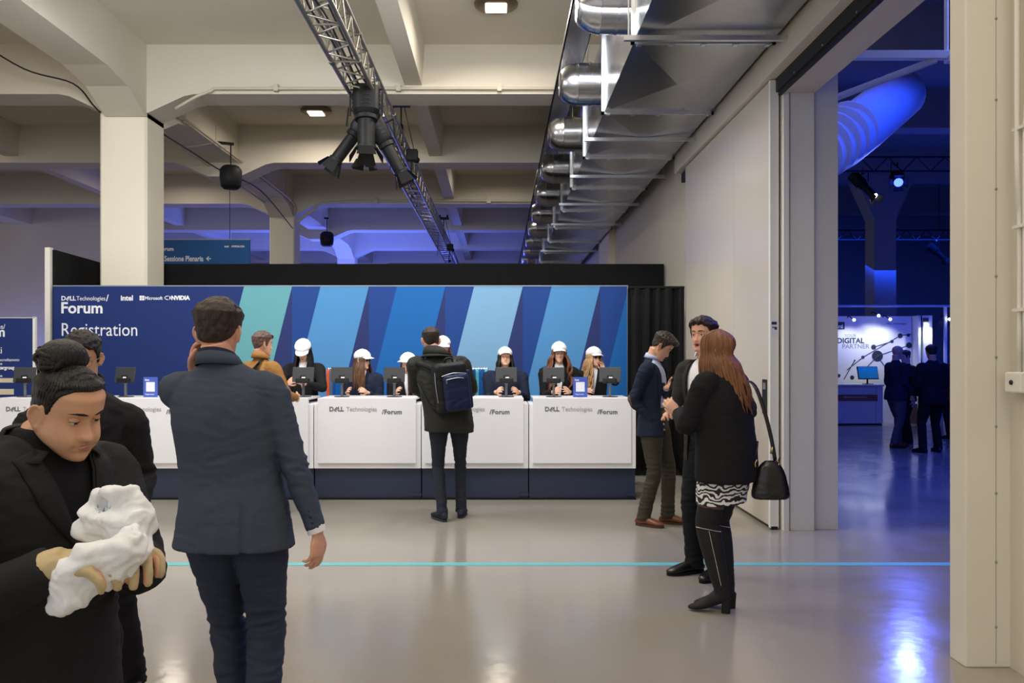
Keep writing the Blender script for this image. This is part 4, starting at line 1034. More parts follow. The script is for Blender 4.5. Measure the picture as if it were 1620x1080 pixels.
            if m2:
                mb=MB()
                for k in range(4): mb.tube([p(.42+.06*k,.078-.007*k)+sd*.018,p(.42+.06*k,.088-.008*k),p(.42+.06*k,.078-.007*k)-sd*.018],.0022,n=5,sub=2)
                mb.build('laces',m2,so)
    def cap(s,m,rot=0,lift=0,logo=True):
        H=s.hd
        dome=H.patch(lambda x,y,z: z-(.028+.022*smooth01((y+.1)/.18)-.01),lambda x,y,z:.018+.006*smooth01((z-.03)/.08),base=.012,nu=64,nv=64,full=True)
        o=dome.build('cap',m,s.t,True); sm=o.modifiers.new('s','SOLIDIFY'); sm.thickness=.003
        # brim
        vs=[];fs=[];n=20;mm=6
        for j in range(mm+1):
            for i in range(n+1):
                a=R(-62+124*i/n); q=j/mm
                x=.090*sin(a)*(1-.05*q); y=.096*cos(a)-.004+q*(.080*cos(a)**.7)
                z=.048-.018*q-.020*(abs(sin(a))**2)*(1)-.004*q*q
                vs.append(H.pt((x,y,z)))
        for j in range(mm):
            for i in range(n): fs.append((j*(n+1)+i,j*(n+1)+i+1,(j+1)*(n+1)+i+1,(j+1)*(n+1)+i))
        b=MB().add(vs,fs).build('brim',m,o,True); sm=b.modifiers.new('s','SOLIDIFY'); sm.thickness=.004
        MB().ball(H.pt((0,-.005,.1405)),.004,8,6).build('button',m,o,True)
        if logo:
            q=text('DELL',.020*H.sc,(0,0,0),M_lg,align='CENTER',bold=.0004); M=H.M@Matrix.Translation(V((0,.113,.078))*H.sc)@Matrix.Rotation(pi,4,'Z')@Matrix.Rotation(R(72),4,'X')
            q.data.transform(M); q.parent=o; q.name='lettering'
        return o
    def long_hair(s,m,n=46,length=.42,a0=42,a1=318,wave=0.0,curl=0,front=True,r=(.012,.005),push=.05,top=True,seed=1,part=0,cond=None,side_fwd=.0,drift=0,bell=1.0,line=LINE_F,jit=.01,th=.010,capped=False):
        H=s.hd; rnd=random.Random(seed)
        mb=H.patch(cond or (lambda x,y,z: z-lin(line,y)),lambda x,y,z:th+.004*smooth01(z/.08),ns=.003,nsc=60,nu=110,nv=110,full=True)
        bk=(H.M.to_3x3()@V((0,-1,0))); bk.z=0; bk.normalize()
        for k in range(n):
            a=R(a0+(a1-a0)*(k+rnd.random()*.8)/n); layer=rnd.random()
            sx,cy=sin(a),cos(a)
            def sc(z,e,fy=0): 
                w_=interp(Head.T,z,1)+e; b_=-interp(Head.T,z,3)+e; f_=interp(Head.T,z,2)+e
                return H.pt((sx*w_,cy*(f_ if cy>0 else b_)+fy,z))
            e=.009+.006*layer
            out=(H.M.to_3x3()@V((sx,cy,0))); out.z=0
            if out.length>0: out.normalize()
            pts=[H.pt((part+sx*.012,-.01+cy*.012,.125)),sc(.085,e),sc(.03,e+.002),sc(-.03,e+.006)] if not capped else [sc(.05,.0),sc(.035,.003),sc(.0,e+.002),sc(-.03,e+.005)]
            base=pts[-1]; L=length*(.82+.3*rnd.random()); ph=rnd.random()*6; am=wave*(.7+.6*rnd.random())
            m_=5 if not curl else 12
            for i in range(1,m_+1):
                q=i/m_; p=base+V((0,0,-L*q))+out*(push*(.3+.7*sin(min(1,q*1.3)*pi/2))*bell)+s.fw*side_fwd*q+s.rx*drift*q
                p+=V((sin(ph+q*L*curl if curl else ph+q*5),cos(ph+q*L*curl if curl else ph+q*4),0))*am*min(1,q*2)
                p+=V((rnd.uniform(-jit,jit),rnd.uniform(-jit,jit),0))*q
                pts.append(p)
            mb.tube(pts,[(r[0]*.6,r[1]*.8)]+[r]*(len(pts)-3)+[(r[0]*.7,r[1]*.7),(.0015,.001)],n=6,sub=3,side=V((-cy,sx,0)) if False else None)
        return mb.build('hair',m,s.t,True)
    def glasses(s,m,lensm=None,z=0.0,y=.088,up=False):
        H=s.hd; mb=MB(); dz=.075 if up else z; yy=.083 if up else y
        for sd in (-1,1):
            c=V((sd*.033,yy,dz)); pts=[H.pt(c+V((.025*cos(a),-.004*abs(cos(a)),.019*sin(a)))) for a in [2*pi*k/16 for k in range(17)]]
            mb.tube(pts,.0018,n=6,sub=1)
            mb.tube([H.pt(c+V((sd*.025,-.002,.006))),H.pt((sd*.078,.05,dz+.008)),H.pt((sd*.083,-.01,dz+.004)),H.pt((sd*.078,-.03,dz-.012))],.0016,n=5)
        mb.tube([H.pt((-.009,yy+.002,dz+.003)),H.pt((0,yy+.005,dz+.006)),H.pt((.009,yy+.002,dz+.003))],.0016,n=5)
        g=mb.build('glasses',m,s.t,True)
        if lensm:
            for sd in (-1,1):
                c=V((sd*.033,yy,dz)); MB().tube([H.pt(c+V((0,0,0))),H.pt(c+V((0,.0015,0)))],[(.024*H.sc,.018*H.sc)]*2,n=16,sub=1,side=H.M.to_3x3()@V((1,0,0))).build('lens',lensm,g,True)
        return g
# ---------------------------------------------------------------- the cast
F_suit=fabric('grey_blue_wool',(62,70,86),.06,.8,.12); F_suitt=fabric('grey_blue_trousers',(46,53,70),.06,.8,.12)
F_navy=fabric('navy_wool',(30,38,58),.1,.85,.15); F_blk=fabric('black_wool',(24,24,27),.1,.85,.2); F_blk2=fabric('black_cotton',(30,30,31),.1,.8,.25)
F_white=fabric('white_cotton',(232,232,236),.03,.8,.1); F_lblue=fabric('pale_blue_cotton',(184,196,226),.04,.8,.1)
F_olive=fabric('olive_trousers',(62,58,46),.08,.85,.15); F_parka=fabric('dark_olive_parka',(42,43,38),.1,.75,.25); F_jean=fabric('dark_denim',(38,42,54),.1,.85,.2)
F_tan=fabric('tan_jacket',(150,108,58),.08,.85,.2); F_cap=fabric('white_cap',(242,242,244),.02,.8,.05); F_char=fabric('charcoal_wool',(46,44,44),.08,.85,.15)
M_lea=mat('brown_leather',(112,62,36),.35,var=.15,vs=12,bump=.1,bs=30); M_leb=mat('black_leather',(20,19,19),.28,bump=.08,bs=40); M_sue=mat('black_suede',(17,16,17),.8,bump=.1,bs=120)
H_dk=hairm('dark_brown',(46,34,26)); H_blk=hairm('black',(20,17,16)); H_br=hairm('brown',(96,66,44)); H_aub=hairm('auburn',(128,86,56)); H_cur=hairm('curly_brown',(112,68,42)); H_bl=hairm('blonde',(186,146,100)); H_gr=hairm('greying',(96,74,66))
M_gl=mat('black_frame',(18,18,20),.3); M_gln=mat('dark_lens',(22,22,28),.08)
DETAIL=True
def px2(px,py,Y): return V(((px-790)/F*Y, Y, CH-(py-565)/F*Y))

# 1 man in the grey-blue suit, back to the camera, phone at his left ear
p=Person('man in a grey-blue suit seen from behind, phone at his left ear',(-.975,3.25,0),0,H=1.775,shw=.178,pel=(-.035,0),lean=(-.055,0.0),tw=R(0),
  head=(-4,6,0),hoff=(-.012,.0,-.018),vox=.004,cloth_vox=.007,feet=[(-.055,.10,5),(.085,-.06,-10)],
  wr=[(-.235,.13,1.475),(.285,-.01,.862)],el=[(-.05,-.3,-1),(.5,-1,0)],
  hands=[dict(D=(.16,-.05,.95),N=(.9,-.3,0),curls=[40,46,50,56],tdir=(0,-1,0)),dict(D=(-.02,.02,-1),N=(-.85,.45,0),curls=[26,32,38,46],spread=3,tdir=(0,1,0),thumb_in=.2)],sk='pink')
def vent(q,n):
    d=0
    x=q.x-.03+.012*(.95-q.z)
    if q.y<-.03 and q.z<1.04:
        d=-.007*smooth01((1.04-q.z)/.1)*(1 if x>0 else 0)*G(x-.004,.02)
    # centre seam and side darts
    if q.y<0 and 1.0<q.z<1.5: d-=.0012*G(q.x+.055,.004)
    return d
vent_rings=[(.457*1.775,.228,.15),(.50*1.775,.216,.145),(.545*1.775,.205,.135),(.60*1.775,.188,.118),(.66*1.775,.190,.122),(.72*1.775,.196,.13),(.765*1.775,.195,.122),(.80*1.775,.185,.10),(.822*1.775,.140,.084),(.840*1.775,.095,.075),(.853*1.775,.068,.065)]
j=p.top('suit_jacket',F_suit,rings=vent_rings,sleeve=.93,amp=.0042,extra=vent,ease=0.0,seed=2)
p.collar(F_suit,'jacket_collar',r=.073,hgt=.040,gap=60,tilt=.03,flare=.010,th=.006,z0=.0)
p.collar(fabric('navy_shirt',(30,36,52),.05),'shirt_collar',r=.064,hgt=.052,gap=40,tilt=.03,flare=.004,z0=.002)
mb=MB(); E,W=p.E[1],p.W[1]; D=(W-E).normalized()
mb.tube([W-D*.03,W-D*.004],[.036,.035],n=20,sub=1,side=(1,0,0)); mb.build('shirt_cuff',F_white,p.t,True,sharp=40)
for k in range(4):
    q=W-D*(.05+.022*k)+V((.004,-.036-.001*k,0)); MB().ball(q,(.006,.004,.006),10,6).build('cuff_button',mat('horn_button',(22,24,32),.3),p.t,True)
p.trousers(F_suitt,amp=.006,hip=1.13,q=1.04)
p.shoes(M_leb)
short_hair(p.hd,p.t,H_dk,side=.007,top=.020,ns=.005)
MB().rbox(-.037,.037,-.004,.004,-.075,.075,.003,M=Matrix.Translation(p.W[0]+V((.05,.0,.105)))@Matrix.Rotation(R(95),4,'Z')@Matrix.Rotation(R(12),4,'Y')).build('mobile_phone',M_black)
ph=bpy.data.objects['mobile_phone']; ph.location=(-.975,3.25,0); tag(ph,'dark phone held to the ear of the man in the grey-blue suit','phone')

# 2 woman with gloves and white cloth in the left foreground
fx=dict(fat=1.5,mouth=.12,nose=1.12)
fx=dict(fat=1.9,nose=1.1)
p=Person('woman in a black jacket with a hair bun looking down at a white cloth',(-1.10,1.98,0),R(-112),H=1.57,shw=.18,pel=(0,-.0),lean=(.0,.05),tw=R(0),
  head=(-2,22,5),hoff=(-.01,.05,-.042),headscale=.98,vox=.0036,cloth_vox=.008,female=True,build=1.18,headkw=fx,sk='tan',
  feet=[(-.11,.06,5),(.11,-.06,-8)],wrw=[(-.80,1.84,1.11),(-.885,1.71,1.115)],el=[(-.8,-.3,-1),(.7,-.8,-1)],
  hands=[dict(s=1.0,fat=1.05,D=(.45,.7,.1),N=(.2,.2,-1),curls=[45,50,52,55],tdir=(1,0,0)),dict(s=1.0,fat=1.05,D=(-.35,1,.1),N=(-.3,.1,-1),curls=[40,45,48,52],tdir=(-1,0,.2))])
W2=p
hj=[(.40*1.6,.225,.17),(.47*1.6,.222,.168),(.54*1.6,.212,.16),(.62*1.6,.20,.15),(.70*1.6,.198,.152),(.76*1.6,.192,.135),(.795*1.6,.178,.112),(.822*1.6,.135,.088),(.842*1.6,.09,.076),(.856*1.6,.072,.072)]
sh=p.top('undershirt',fabric('black_tee',(16,16,18),.05),rings=[(a,b-.014,c-.014) for a,b,c in hj[1:]],sleeve=.3,amp=.001)
j=p.top('jacket',F_blk2,rings=hj,sl=1.18,amp=.006,sleeve=.95,seed=9,vcut=(.70,.855,.075,.008),bell=1.1)
p.lapels(j,F_blk2,.70,.845,.075,wide=.05,hwb=.008)
p.collar(F_blk2,'collar',r=.078,hgt=.042,gap=80,tilt=.035,flare=.030,th=.003,z0=-.012)
p.trousers(fabric('black_trousers',(15,15,16),.05),hip=1.12,q=1.15)
p.shoes(M_leb)
face_parts(p.hd,p.t,p.skm,H_blk,lid=.28,gaze=(.0,-.30),lipc=(178,112,100))
LINE_B=[(-.11,-.060),(-.085,-.058),(-.06,-.046),(-.035,-.026),(-.016,.006),(.004,.012),(.012,-.004),(.020,.004),(.030,.034),(.044,.062),(.060,.078),(.10,.088)]
mb=p.hd.patch(lambda x,y,z: z-lin(LINE_B,y),lambda x,y,z:.0035+.004*smooth01((z-.03)/.08)*(1 if y<.03 else .5),ns=.002,nsc=90,nu=160,nv=160,full=True)
rn=random.Random(5)
for k in range(60):   # hair pulled up to the bun
    a=2*pi*k/60; sx,cy=sin(a),cos(a)
    def sc(z,e): 
        w_=interp(Head.T,z,1)+e; b_=-interp(Head.T,z,3)+e; f_=interp(Head.T,z,2)+e
        return p.hd.pt((sx*w_,cy*(f_ if cy>0 else b_),z))
    z0=lin(LINE_B,cy*.085)+.012
    mb.tube([sc(z0,.0005),sc(z0*.6+.04,.002),sc(.085,.005),p.hd.pt((sx*.02,-.04+cy*.02,.118))],[.0025,.004,.005,.004],n=5,sub=3)
for k in range(130):  # the bun itself
    u=rn.uniform(-1,1); a=rn.uniform(0,2*pi); r_=sqrt(1-u*u); d=V((r_*cos(a),r_*sin(a),u)); t_=d.cross(V((rn.uniform(-1,1),rn.uniform(-1,1),rn.uniform(-1,1)))).normalized()
    c=V((0,-.055,.118)); rr=.043*rn.uniform(.75,1.22)
    pts=[p.hd.pt(c+V((d.x*1.3,d.y*1.05,d.z*.8))*rr*cos(q)+V((t_.x*1.3,t_.y,t_.z*.8))*rr*sin(q)) for q in (0,.5,1,1.5,2.0)]
    mb.tube(pts,[.004,.007,.008,.006,.002],n=6,sub=2)
mb.ball(p.hd.pt((0,-.055,.124)),(.055,.05,.042),16,12)
mb.build('hair',H_blk,p.t,True)
F_glove=fabric('beige_glove',(196,176,136),.05,.8,.15)
for i in (0,1):
    gb=MB(); E,W=p.E[i],p.W[i]; D0=(W-E).normalized(); 
    hk=[dict(D=(.45,.7,.1),N=(.2,.2,-1),curls=[45,50,52,55],thumb=1),dict(D=(-.35,1,.1),N=(-.3,.1,-1),curls=[40,45,48,52],thumb=1)][i]
    D=V(hk['D']).normalized(); N=V(hk['N']); A=D.cross(N); td=V(((1,0,0),(-1,0,.2))[i]); hk['thumb']=1 if A.dot(td)>0 else -1
    hand(gb,W,s=1.0,fat=1.28,**hk)
    gb.tube([W-D0*.05,W-D0*.02,W+D0*.02],[(.046,.042),(.044,.038),(.036,.03)],n=18,sub=3)
    bake(gb,'glove',F_glove,p.t,.0045,3,fold_post(.0018,sc=(30,30,30)))
# the white cloth
M_cl=fabric('white_cleaning_cloth',(238,240,242),.02,.85,.2)
mb=MB()
def cp(px,py,Y): return px2(px,py,Y)
mb.tube([cp(82,952,1.70),cp(115,925,1.69),cp(155,895,1.70),cp(190,875,1.71),cp(212,850,1.72)],[(.022,.012),(.046,.02),(.050,.022),(.042,.026),(.035,.03)],n=20,side=(.5,0,1),sub=4,round_cap=True)
mb.tube([cp(140,845,1.78),cp(165,815,1.78),cp(190,808,1.78),cp(205,830,1.78),cp(212,865,1.76)],[(.028,.018),(.045,.03),(.052,.035),(.050,.035),(.03,.02)],n=20,side=(1,0,.4),sub=4,round_cap=True)
mb.tube([cp(150,812,1.80),cp(152,835,1.80),cp(158,865,1.78)],[(.006,.012),(.018,.016),(.022,.016)],n=14,side=(1,0,0),sub=3,round_cap=True)
mb.tube([cp(215,825,1.76),cp(226,832,1.76),cp(222,868,1.74)],[(.02,.014),(.015,.016),(.016,.01)],n=14,side=(1,0,0),sub=3,round_cap=True)
mb.tube([cp(170,905,1.72),cp(193,915,1.71)],[(.02,.01),(.01,.008)],n=12,side=(0,0,1),sub=3,round_cap=True)
def crump(me):
    fold_post(.016,sc=(9,9,12),seed=4)(me); fold_post(.007,sc=(20,20,26),seed=8)(me); fold_post(.002,sc=(50,50,50),seed=3)(me)
o=bake(mb,'cleaning_cloth',M_cl,None,.0045,2,crump); tag(o,'crumpled white cloth held in the gloved hands of the woman','cloth')

# 3 man in black behind her
p=Person('man with short dark hair and glasses in black behind the woman with the bun',(-1.88,3.85,0),R(-155),H=1.66,shdrop=(-.075,-.075),shw=.19,lean=(0,.04),head=(-10,18,0),hoff=(0,.03,-.01),build=1.1,
  feet=[(-.20,.06,5),(.12,-.04,-8)],wr=[(-.22,.14,.80),(.20,.20,.86)],sk='tan',vox=.006)
p.top('jacket',F_blk2,hem=.42,sl=1.1,amp=.007,seed=21,hemw=.2)
p.collar(F_blk2,r=.075,hgt=.04,gap=50)
p.trousers(fabric('black_trousers',(15,15,16),.05),q=1.1); p.shoes(M_leb,L=.29)
short_hair(p.hd,p.t,H_blk,side=.006,top=.016); face_parts(p.hd,p.t,p.skm,H_blk,detail=False); p.glasses(mat('gold_frame',(170,140,90),.3,.8))

# 4 man in the tan jacket at the counter
p=Person('man in a tan jacket with sunglasses on his head at the counter',(-2.36,8.35,0),R(-38),H=1.79,shw=.20,lean=(0,.03),head=(-18,4,0),wr=[(-.16,.30,1.13),(.2,.3,1.13)],sk='pink',vox=.006,el=[(-1,-.5,-1),(1,-.5,-1)])
p.top('jacket',F_tan,hem=.44,sl=1.1,amp=.005); p.collar(F_tan,r=.072,hgt=.05,gap=40); p.trousers(F_jean); p.shoes(M_lea)
short_hair(p.hd,p.t,H_gr,side=.010,top=.016); p.glasses(M_gl,M_gln,up=True); face_parts(p.hd,p.t,p.skm,H_gr,detail=False)
j=[c for c in p.t.children if c.name.startswith('jacket')][0]
mb=MB(); 
for sd in (-1,): mb.tube([p.at(.83,.10*sd*-1,-.09),p.at(.76,.0,-.150),p.at(.68,-.12,-.15),p.at(.60,-.2,-.08)],[(.022,.005)]*4,n=8,side=(1,0,.6))
mb.tube([p.at(.842,.06,-.02),p.at(.83,.085,-.075),p.at(.78,.10,-.125),p.at(.70,.10,-.15)],[(.02,.006)]*4,n=8,side=(1,0,0))
mb.build('bag_strap',M_black,p.t)

# 5 man with the backpack
p=Person('man in a dark olive parka with a navy backpack leaning on the counter',(-.42,8.12,0),R(8),H=1.86,shw=.215,pel=(-.06,0),lean=(-.11,.10),head=(10,6,0),hoff=(-.055,.015,-.01),
  feet=[(-.13,-.12,18),(.06,.04,-12)],wr=[(-.26,.55,1.13),(.16,.52,1.13)],el=[(-1,-.3,-1),(1,-.3,-1)],sk='pink',vox=.006,cloth_vox=.010,drop=.02)
h=1.86
j=p.top('parka',F_parka,rings=[(.455*h,.235,.16),(.50*h,.235,.16),(.58*h,.225,.15),(.66*h,.225,.15),(.73*h,.232,.15),(.77*h,.222,.135),(.80*h,.195,.11),(.825*h,.14,.09),(.845*h,.09,.08),(.858*h,.072,.07)],sl=1.22,amp=.007,seed=5,shr=1.1)
p.collar(F_parka,r=.085,hgt=.075,gap=50,tilt=.02,flare=.03,th=.012); p.collar(F_parka,'hood',r=.10,hgt=.03,gap=100,tilt=.03,flare=.035,th=.012,z0=-.02)
p.trousers(F_jean,q=.86,amp=.004); p.shoes(fabric('navy_sneaker',(32,36,52),.1,.6),sole=mat('sole_navy',(44,48,64),.7),L=.31,m2=M_dark)
short_hair(p.hd,p.t,H_dk,side=.004,top=.010,ns=.003); face_parts(p.hd,p.t,p.skm,H_dk,detail=False)
bp=thing('backpack','navy backpack hanging from the parka man by one shoulder strap','backpack',(-.42,8.12,0),R(8))
F_bp=fabric('navy_nylon',(24,34,66),.06,.5,.15); F_bpd=fabric('black_nylon',(26,27,30),.06,.55,.2)
B=p.at(.70,.055,-.215)
M=Matrix.Translation(B)@Matrix.Rotation(R(-6),4,'Y')@Matrix.Rotation(R(14),4,'Z')
mb=MB().rbox(-.155,.165,-.085,.09,-.27,.20,.05,seg=4,M=M); bake(mb,'bag_body',F_bpd,bp,.009,5,fold_post(.004))
mb=MB().rbox(-.10,.15,-.15,-.07,-.25,.09,.035,seg=4,M=M); bake(mb,'front_pocket',F_bp,bp,.009,4,fold_post(.003))
mb=MB().rbox(-.12,.15,-.115,-.03,.07,.19,.03,seg=4,M=M); bake(mb,'top_pocket',F_bpd,bp,.009,4)
MB().rbox(.13,.175,-.12,.05,-.24,.12,.02,seg=3,M=M).build('side_panel',F_bp,bp,True,sharp=50)
mb=MB()
mb.tube([M@V((-.11,-.118,.08)),M@V((0,-.122,.10)),M@V((.13,-.118,.085))],.004,n=6).tube([M@V((-.08,-.152,.045)),M@V((.02,-.154,.055)),M@V((.09,-.152,.045))],.004,n=6).tube([M@V((-.150,-.05,.12)),M@V((-.158,-.06,.0)),M@V((-.150,-.06,-.16))],.004,n=6)
mb.box(-.085,-.075,-.157,-.152,.01,.045,M=M).box(.02,.028,-.127,-.12,.07,.10,M=M); mb.build('zip',mat('zip_silver',(170,172,180),.3,.8),bp)
MB().tube([M@V((-.03,.0,.19)),M@V((-.02,-.01,.235)),M@V((.04,-.01,.235)),M@V((.05,0,.19))],[(.012,.006)]*4,n=8).build('grab_handle',F_bpd,bp,True)
mb=MB().tube([M@V((.05,.07,.17)),p.at(.80,.14,-.135),p.at(.825,.155,-.05),p.at(.80,.165,.07),p.at(.70,.15,.17),p.at(.62,.18,.05)],[(.028,.008)]*6,n=8,side=(1,0,0)); mb.build('shoulder_strap',F_bpd,bp,True)
mb=MB().tube([M@V((-.08,.06,.17)),p.at(.775,-.06,-.168),p.at(.80,-.17,-.13),p.at(.80,-.245,-.03),p.at(.775,-.26,.06)],[(.026,.008)]*5,n=8,side=(0,.3,1)); mb.build('shoulder_strap',F_bpd,bp,True)
mb=MB().tube([M@V((-.14,.03,-.22)),p.at(.60,-.17,-.145),p.at(.70,-.235,-.09)],[(.012,.004)]*3,n=8); mb.build('lower_strap',F_bpd,bp,True)

# 6 receptionists
def staff(label,px,top,Y,yaw,hair,jacket=F_blk,sk='light',H=None,head=(0,0,0),wr=None,hairkw={},shw=.175,shirt=F_white,seed=1,glasses=None,hoff=(0,0,0),hands=None,el=None,build=1.0,hkw={},capm=True,hairfn=None,lids=.1,lean=(0,.02),vc=(.66,.85,.055,.004),tw=0,gaze=(0,0)):
    s=Y/F; Ht=(CH-(top-565)*s-.01) if H is None else H
    p=Person(label,((px-790)*s,Y,0),R(yaw),H=Ht,shw=shw,female=True,lean=lean,head=head,hoff=hoff,sk=sk,vox=.0055,cloth_vox=.010,wr=wr,el=el,hands=hands,build=build,headkw=hkw,tw=tw)
    p.top('shirt',shirt,ease=-.013,sleeve=.5,amp=.001,hem=.50)
    j=p.top('blazer',jacket,amp=.004,seed=seed,vcut=vc,hem=.45)
    p.lapels(j,jacket,vc[0],vc[1]-.006,vc[2],wide=.035)
    p.trousers(F_blk); p.shoes(M_leb,L=.25,wd=.042)
    face_parts(p.hd,p.t,p.skm,hair,detail=False,lipc=(190,84,84),lid=lids,gaze=gaze)
    p.long_hair(hair,seed=seed,capped=True,**hairkw)
    if capm: p.cap(F_cap)
    if glasses=='dark': p.glasses(M_gl,M_gln)
    elif glasses: p.glasses(M_gl)
    return p
YS_=10.12
def tow(px,py,p,Yw=None):
    return None
staff('receptionist with long black hair looking down at the tablet under her white cap',482,532,10.0,180,H_blk,head=(0,32,0),hoff=(0,.03,-.02),
  wr=[(-.085,.40,1.24),(.095,.40,1.24)],hands=[dict(D=(.5,.5,.3),N=(.6,-.6,0),curl=30),dict(D=(-.5,.5,.3),N=(-.6,-.6,0),curl=30)],el=[(-1,-.3,-1),(1,-.3,-1)],hairkw=dict(length=.40,n=40,a0=48,a1=312,push=.03),seed=11,lids=.6,sk='light',H=1.76)
staff('receptionist with light brown hair and sunglasses turned to the left',575,552,YS_,180-8,H_br,head=(78,2,0),hairkw=dict(length=.34,n=44,a0=50,a1=310,push=.04),seed=12,glasses='dark',jacket=F_navy,wr=[(-.12,.24,1.12),(.12,.24,1.12)],tw=R(6))
staff('dark-haired receptionist facing right beside the backpack man',646,557,YS_,180,hairm('dark_auburn',(74,44,36)),head=(-42,4,0),hairkw=dict(length=.36,n=40,a0=60,a1=310,push=.04),seed=13,jacket=F_blk,wr=[(-.14,.24,1.12),(.12,.24,1.12)])
staff('receptionist in a white cap hidden behind the backpack man',701,531,YS_+.32,180,H_br,head=(10,8,0),hairkw=dict(length=.3,n=30,a0=70,a1=290),seed=14,wr=[(-.14,.24,1.09),(.12,.24,1.09)])
staff('receptionist in a navy jacket with straight black hair looking up',799,548,YS_,180,H_blk,head=(5,-12,0),hairkw=dict(length=.24,n=44,a0=48,a1=312,push=.03),seed=15,jacket=F_navy,build=1.12,shw=.20,hkw=dict(fat=.8,mouth=.12),wr=[(-.15,.30,1.13),(.10,.30,1.13)],vc=(.78,.85,.04,.002),shirt=F_navy)
staff('smiling receptionist with long curly brown hair and glasses',884,540,YS_,180,H_cur,head=(2,0,0),hairkw=dict(length=.42,n=60,a0=48,a1=312,push=.07,wave=.022,curl=26,r=(.010,.007)),seed=16,glasses='clear',jacket=F_blk,hkw=dict(mouth=.35,smile=1),wr=[(-.10,.30,1.13),(.08,.30,1.13)],vc=(.62,.85,.06,.01))
staff('blonde receptionist looking left with one hand raised to her hair',939,548,YS_+.33,175,H_bl,head=(38,0,-4),hairkw=dict(length=.36,n=50,a0=50,a1=312,push=.05,wave=.016,curl=14),seed=17,glasses='dark',jacket=F_blk,wr=[(-.11,.12,1.36),(.12,.24,1.12)],
   hands=[dict(D=(.1,-.1,1),N=(.6,.6,0),curl=35,tdir=(1,0,0)),{}],el=[(-1,.3,-.8),(1,-.3,-1)],hkw=dict(mouth=.1))

# 7 young man looking at his phone
p=Person('young man in a navy blazer and olive trousers looking down at his phone',(1.42,7.80,0),R(-116),H=1.79,shw=.195,pel=(.0,-.01),lean=(.0,-.015),head=(10,38,0),hoff=(0,.070,-.028),
  feet=[(-.115,.09,4),(.09,-.08,-10)],wrw=[(1.505,7.66,1.26),(1.39,7.645,.945)],el=[(-.8,-.6,-1),(.3,-1.4,0)],
  hands=[dict(D=(.25,.8,.30),N=(.9,-.2,.3),curl=32,tdir=(0,-.3,1)),dict(D=(-.75,.2,-.7),N=(-1,0,0),curl=15)],sk='warm',vox=.005,cloth_vox=.009)
h=1.80
p.top('shirt',F_lblue,ease=-.010,sleeve=.985,amp=.0015,hem=.578,vox=.008)
j=p.top('blazer',F_navy,hem=.455,sleeve=.90,amp=.004,seed=31,vcut=(.44,.85,.10,.118))
p.lapels(j,F_navy,.60,.845,.10,wide=.035,hwb=.110)
p.collar(F_lblue,'shirt_collar',r=.062,hgt=.038,gap=45,tilt=.03,flare=.005)
p.trousers(F_olive,amp=.005,q=.93); p.shoes(M_lea,sole=mat('sole_brown',(70,44,30),.6),m2=M_dark)
MB().tube([p.at(.585),p.at(.565)],[(.172,.120),(.174,.122)],n=40,side=p.rx,sub=1,ex=2.2).build('belt',M_leb,p.t,True,sharp=40)
short_hair(p.hd,p.t,H_dk,side=.008,top=.024,quiff=.022,ns=.006); face_parts(p.hd,p.t,p.skm,H_dk,lid=.5,gaze=(0,-.5))
mb=MB(); E=p.E[1]; bv=p.surf(j); vs=[];fs=[]
vs=[];fs=[]
for a in range(9):
    for b in range(9):
        u=(a-4)/4; v=(b-4)/4; k_=sqrt(max(0,1-.5*v*v)); o3=E+V((.2,-.16+u*.038*k_,v*.055*sqrt(max(0,1-.5*u*u))-.005)); hit=bv.ray_cast(o3,V((-.8,.6,0)).normalized(),.5)
        vs.append(hit[0]+hit[1]*.002 if hit[0] else E)
for a in range(8):
    for b in range(8): fs.append((a*9+b,a*9+b+1,(a+1)*9+b+1,(a+1)*9+b))
MB().add(vs,fs).build('elbow_patch',mat('suede_patch',(98,72,58),.9),p.t,True)
MB().rbox(-.036,.036,-.004,.004,-.073,.073,.003,M=Matrix.Translation(p.W[0]+V((.040,.075,.05)))@Matrix.Rotation(R(60),4,'Z')@Matrix.Rotation(R(-25),4,'X')).build('mobile_phone',M_black)
ph=[o for o in bpy.data.objects if o.name.startswith('mobile_phone')][-1]; ph.location=(1.42,7.80,0); ph.rotation_euler=(0,0,R(-116)); tag(ph,'dark phone held by the young man in the navy blazer','phone')

# 8 man in the white shirt talking
p=Person('man in a charcoal jacket and open white shirt talking to the long-haired woman',(1.50,6.02,0),R(124),H=1.815,shw=.205,lean=(.02,.03),head=(12,-3,0),hoff=(0,.015,0),
  feet=[(-.09,.03,10),(.10,.07,-12)],wr=[(-.20,.24,1.14),(.10,.30,1.13)],el=[(-.8,-.7,-1),(.8,-.7,-1)],
  hands=[dict(D=(.3,.8,-.1),N=(.8,-.3,-.3),curl=40),dict(D=(-.5,.8,.25),N=(-.3,-.2,-1),curl=45)],sk='pink',vox=.005,cloth_vox=.009,build=1.05,headkw=dict(mouth=.6))
p.top('shirt',F_white,ease=-.009,sleeve=.985,amp=.002,hem=.572,vox=.008)
j=p.top('suit_jacket',F_char,hem=.44,sleeve=.9,amp=.004,seed=41,vcut=(.43,.85,.085,.11),ease=.004)
p.lapels(j,F_char,.58,.845,.087,wide=.04,hwb=.104)
p.collar(F_white,'shirt_collar',r=.068,hgt=.045,gap=60,tilt=.03,flare=.012)
p.trousers(fabric('dark_trousers',(22,24,30),.06),q=1.0); p.shoes(M_leb,L=.30,m2=M_dark)
MB().tube([p.at(.585),p.at(.560)],[(.182,.130),(.184,.132)],n=40,side=p.rx,sub=1,ex=2.2).build('belt',M_leb,p.t,True,sharp=40)
MB().rbox(-.02,.02,-.004,.004,-.018,.018,.003,M=Matrix.Translation(p.at(.572,0,.135))).build('belt_buckle',mat('buckle',(120,120,124),.25,.9),p.t)
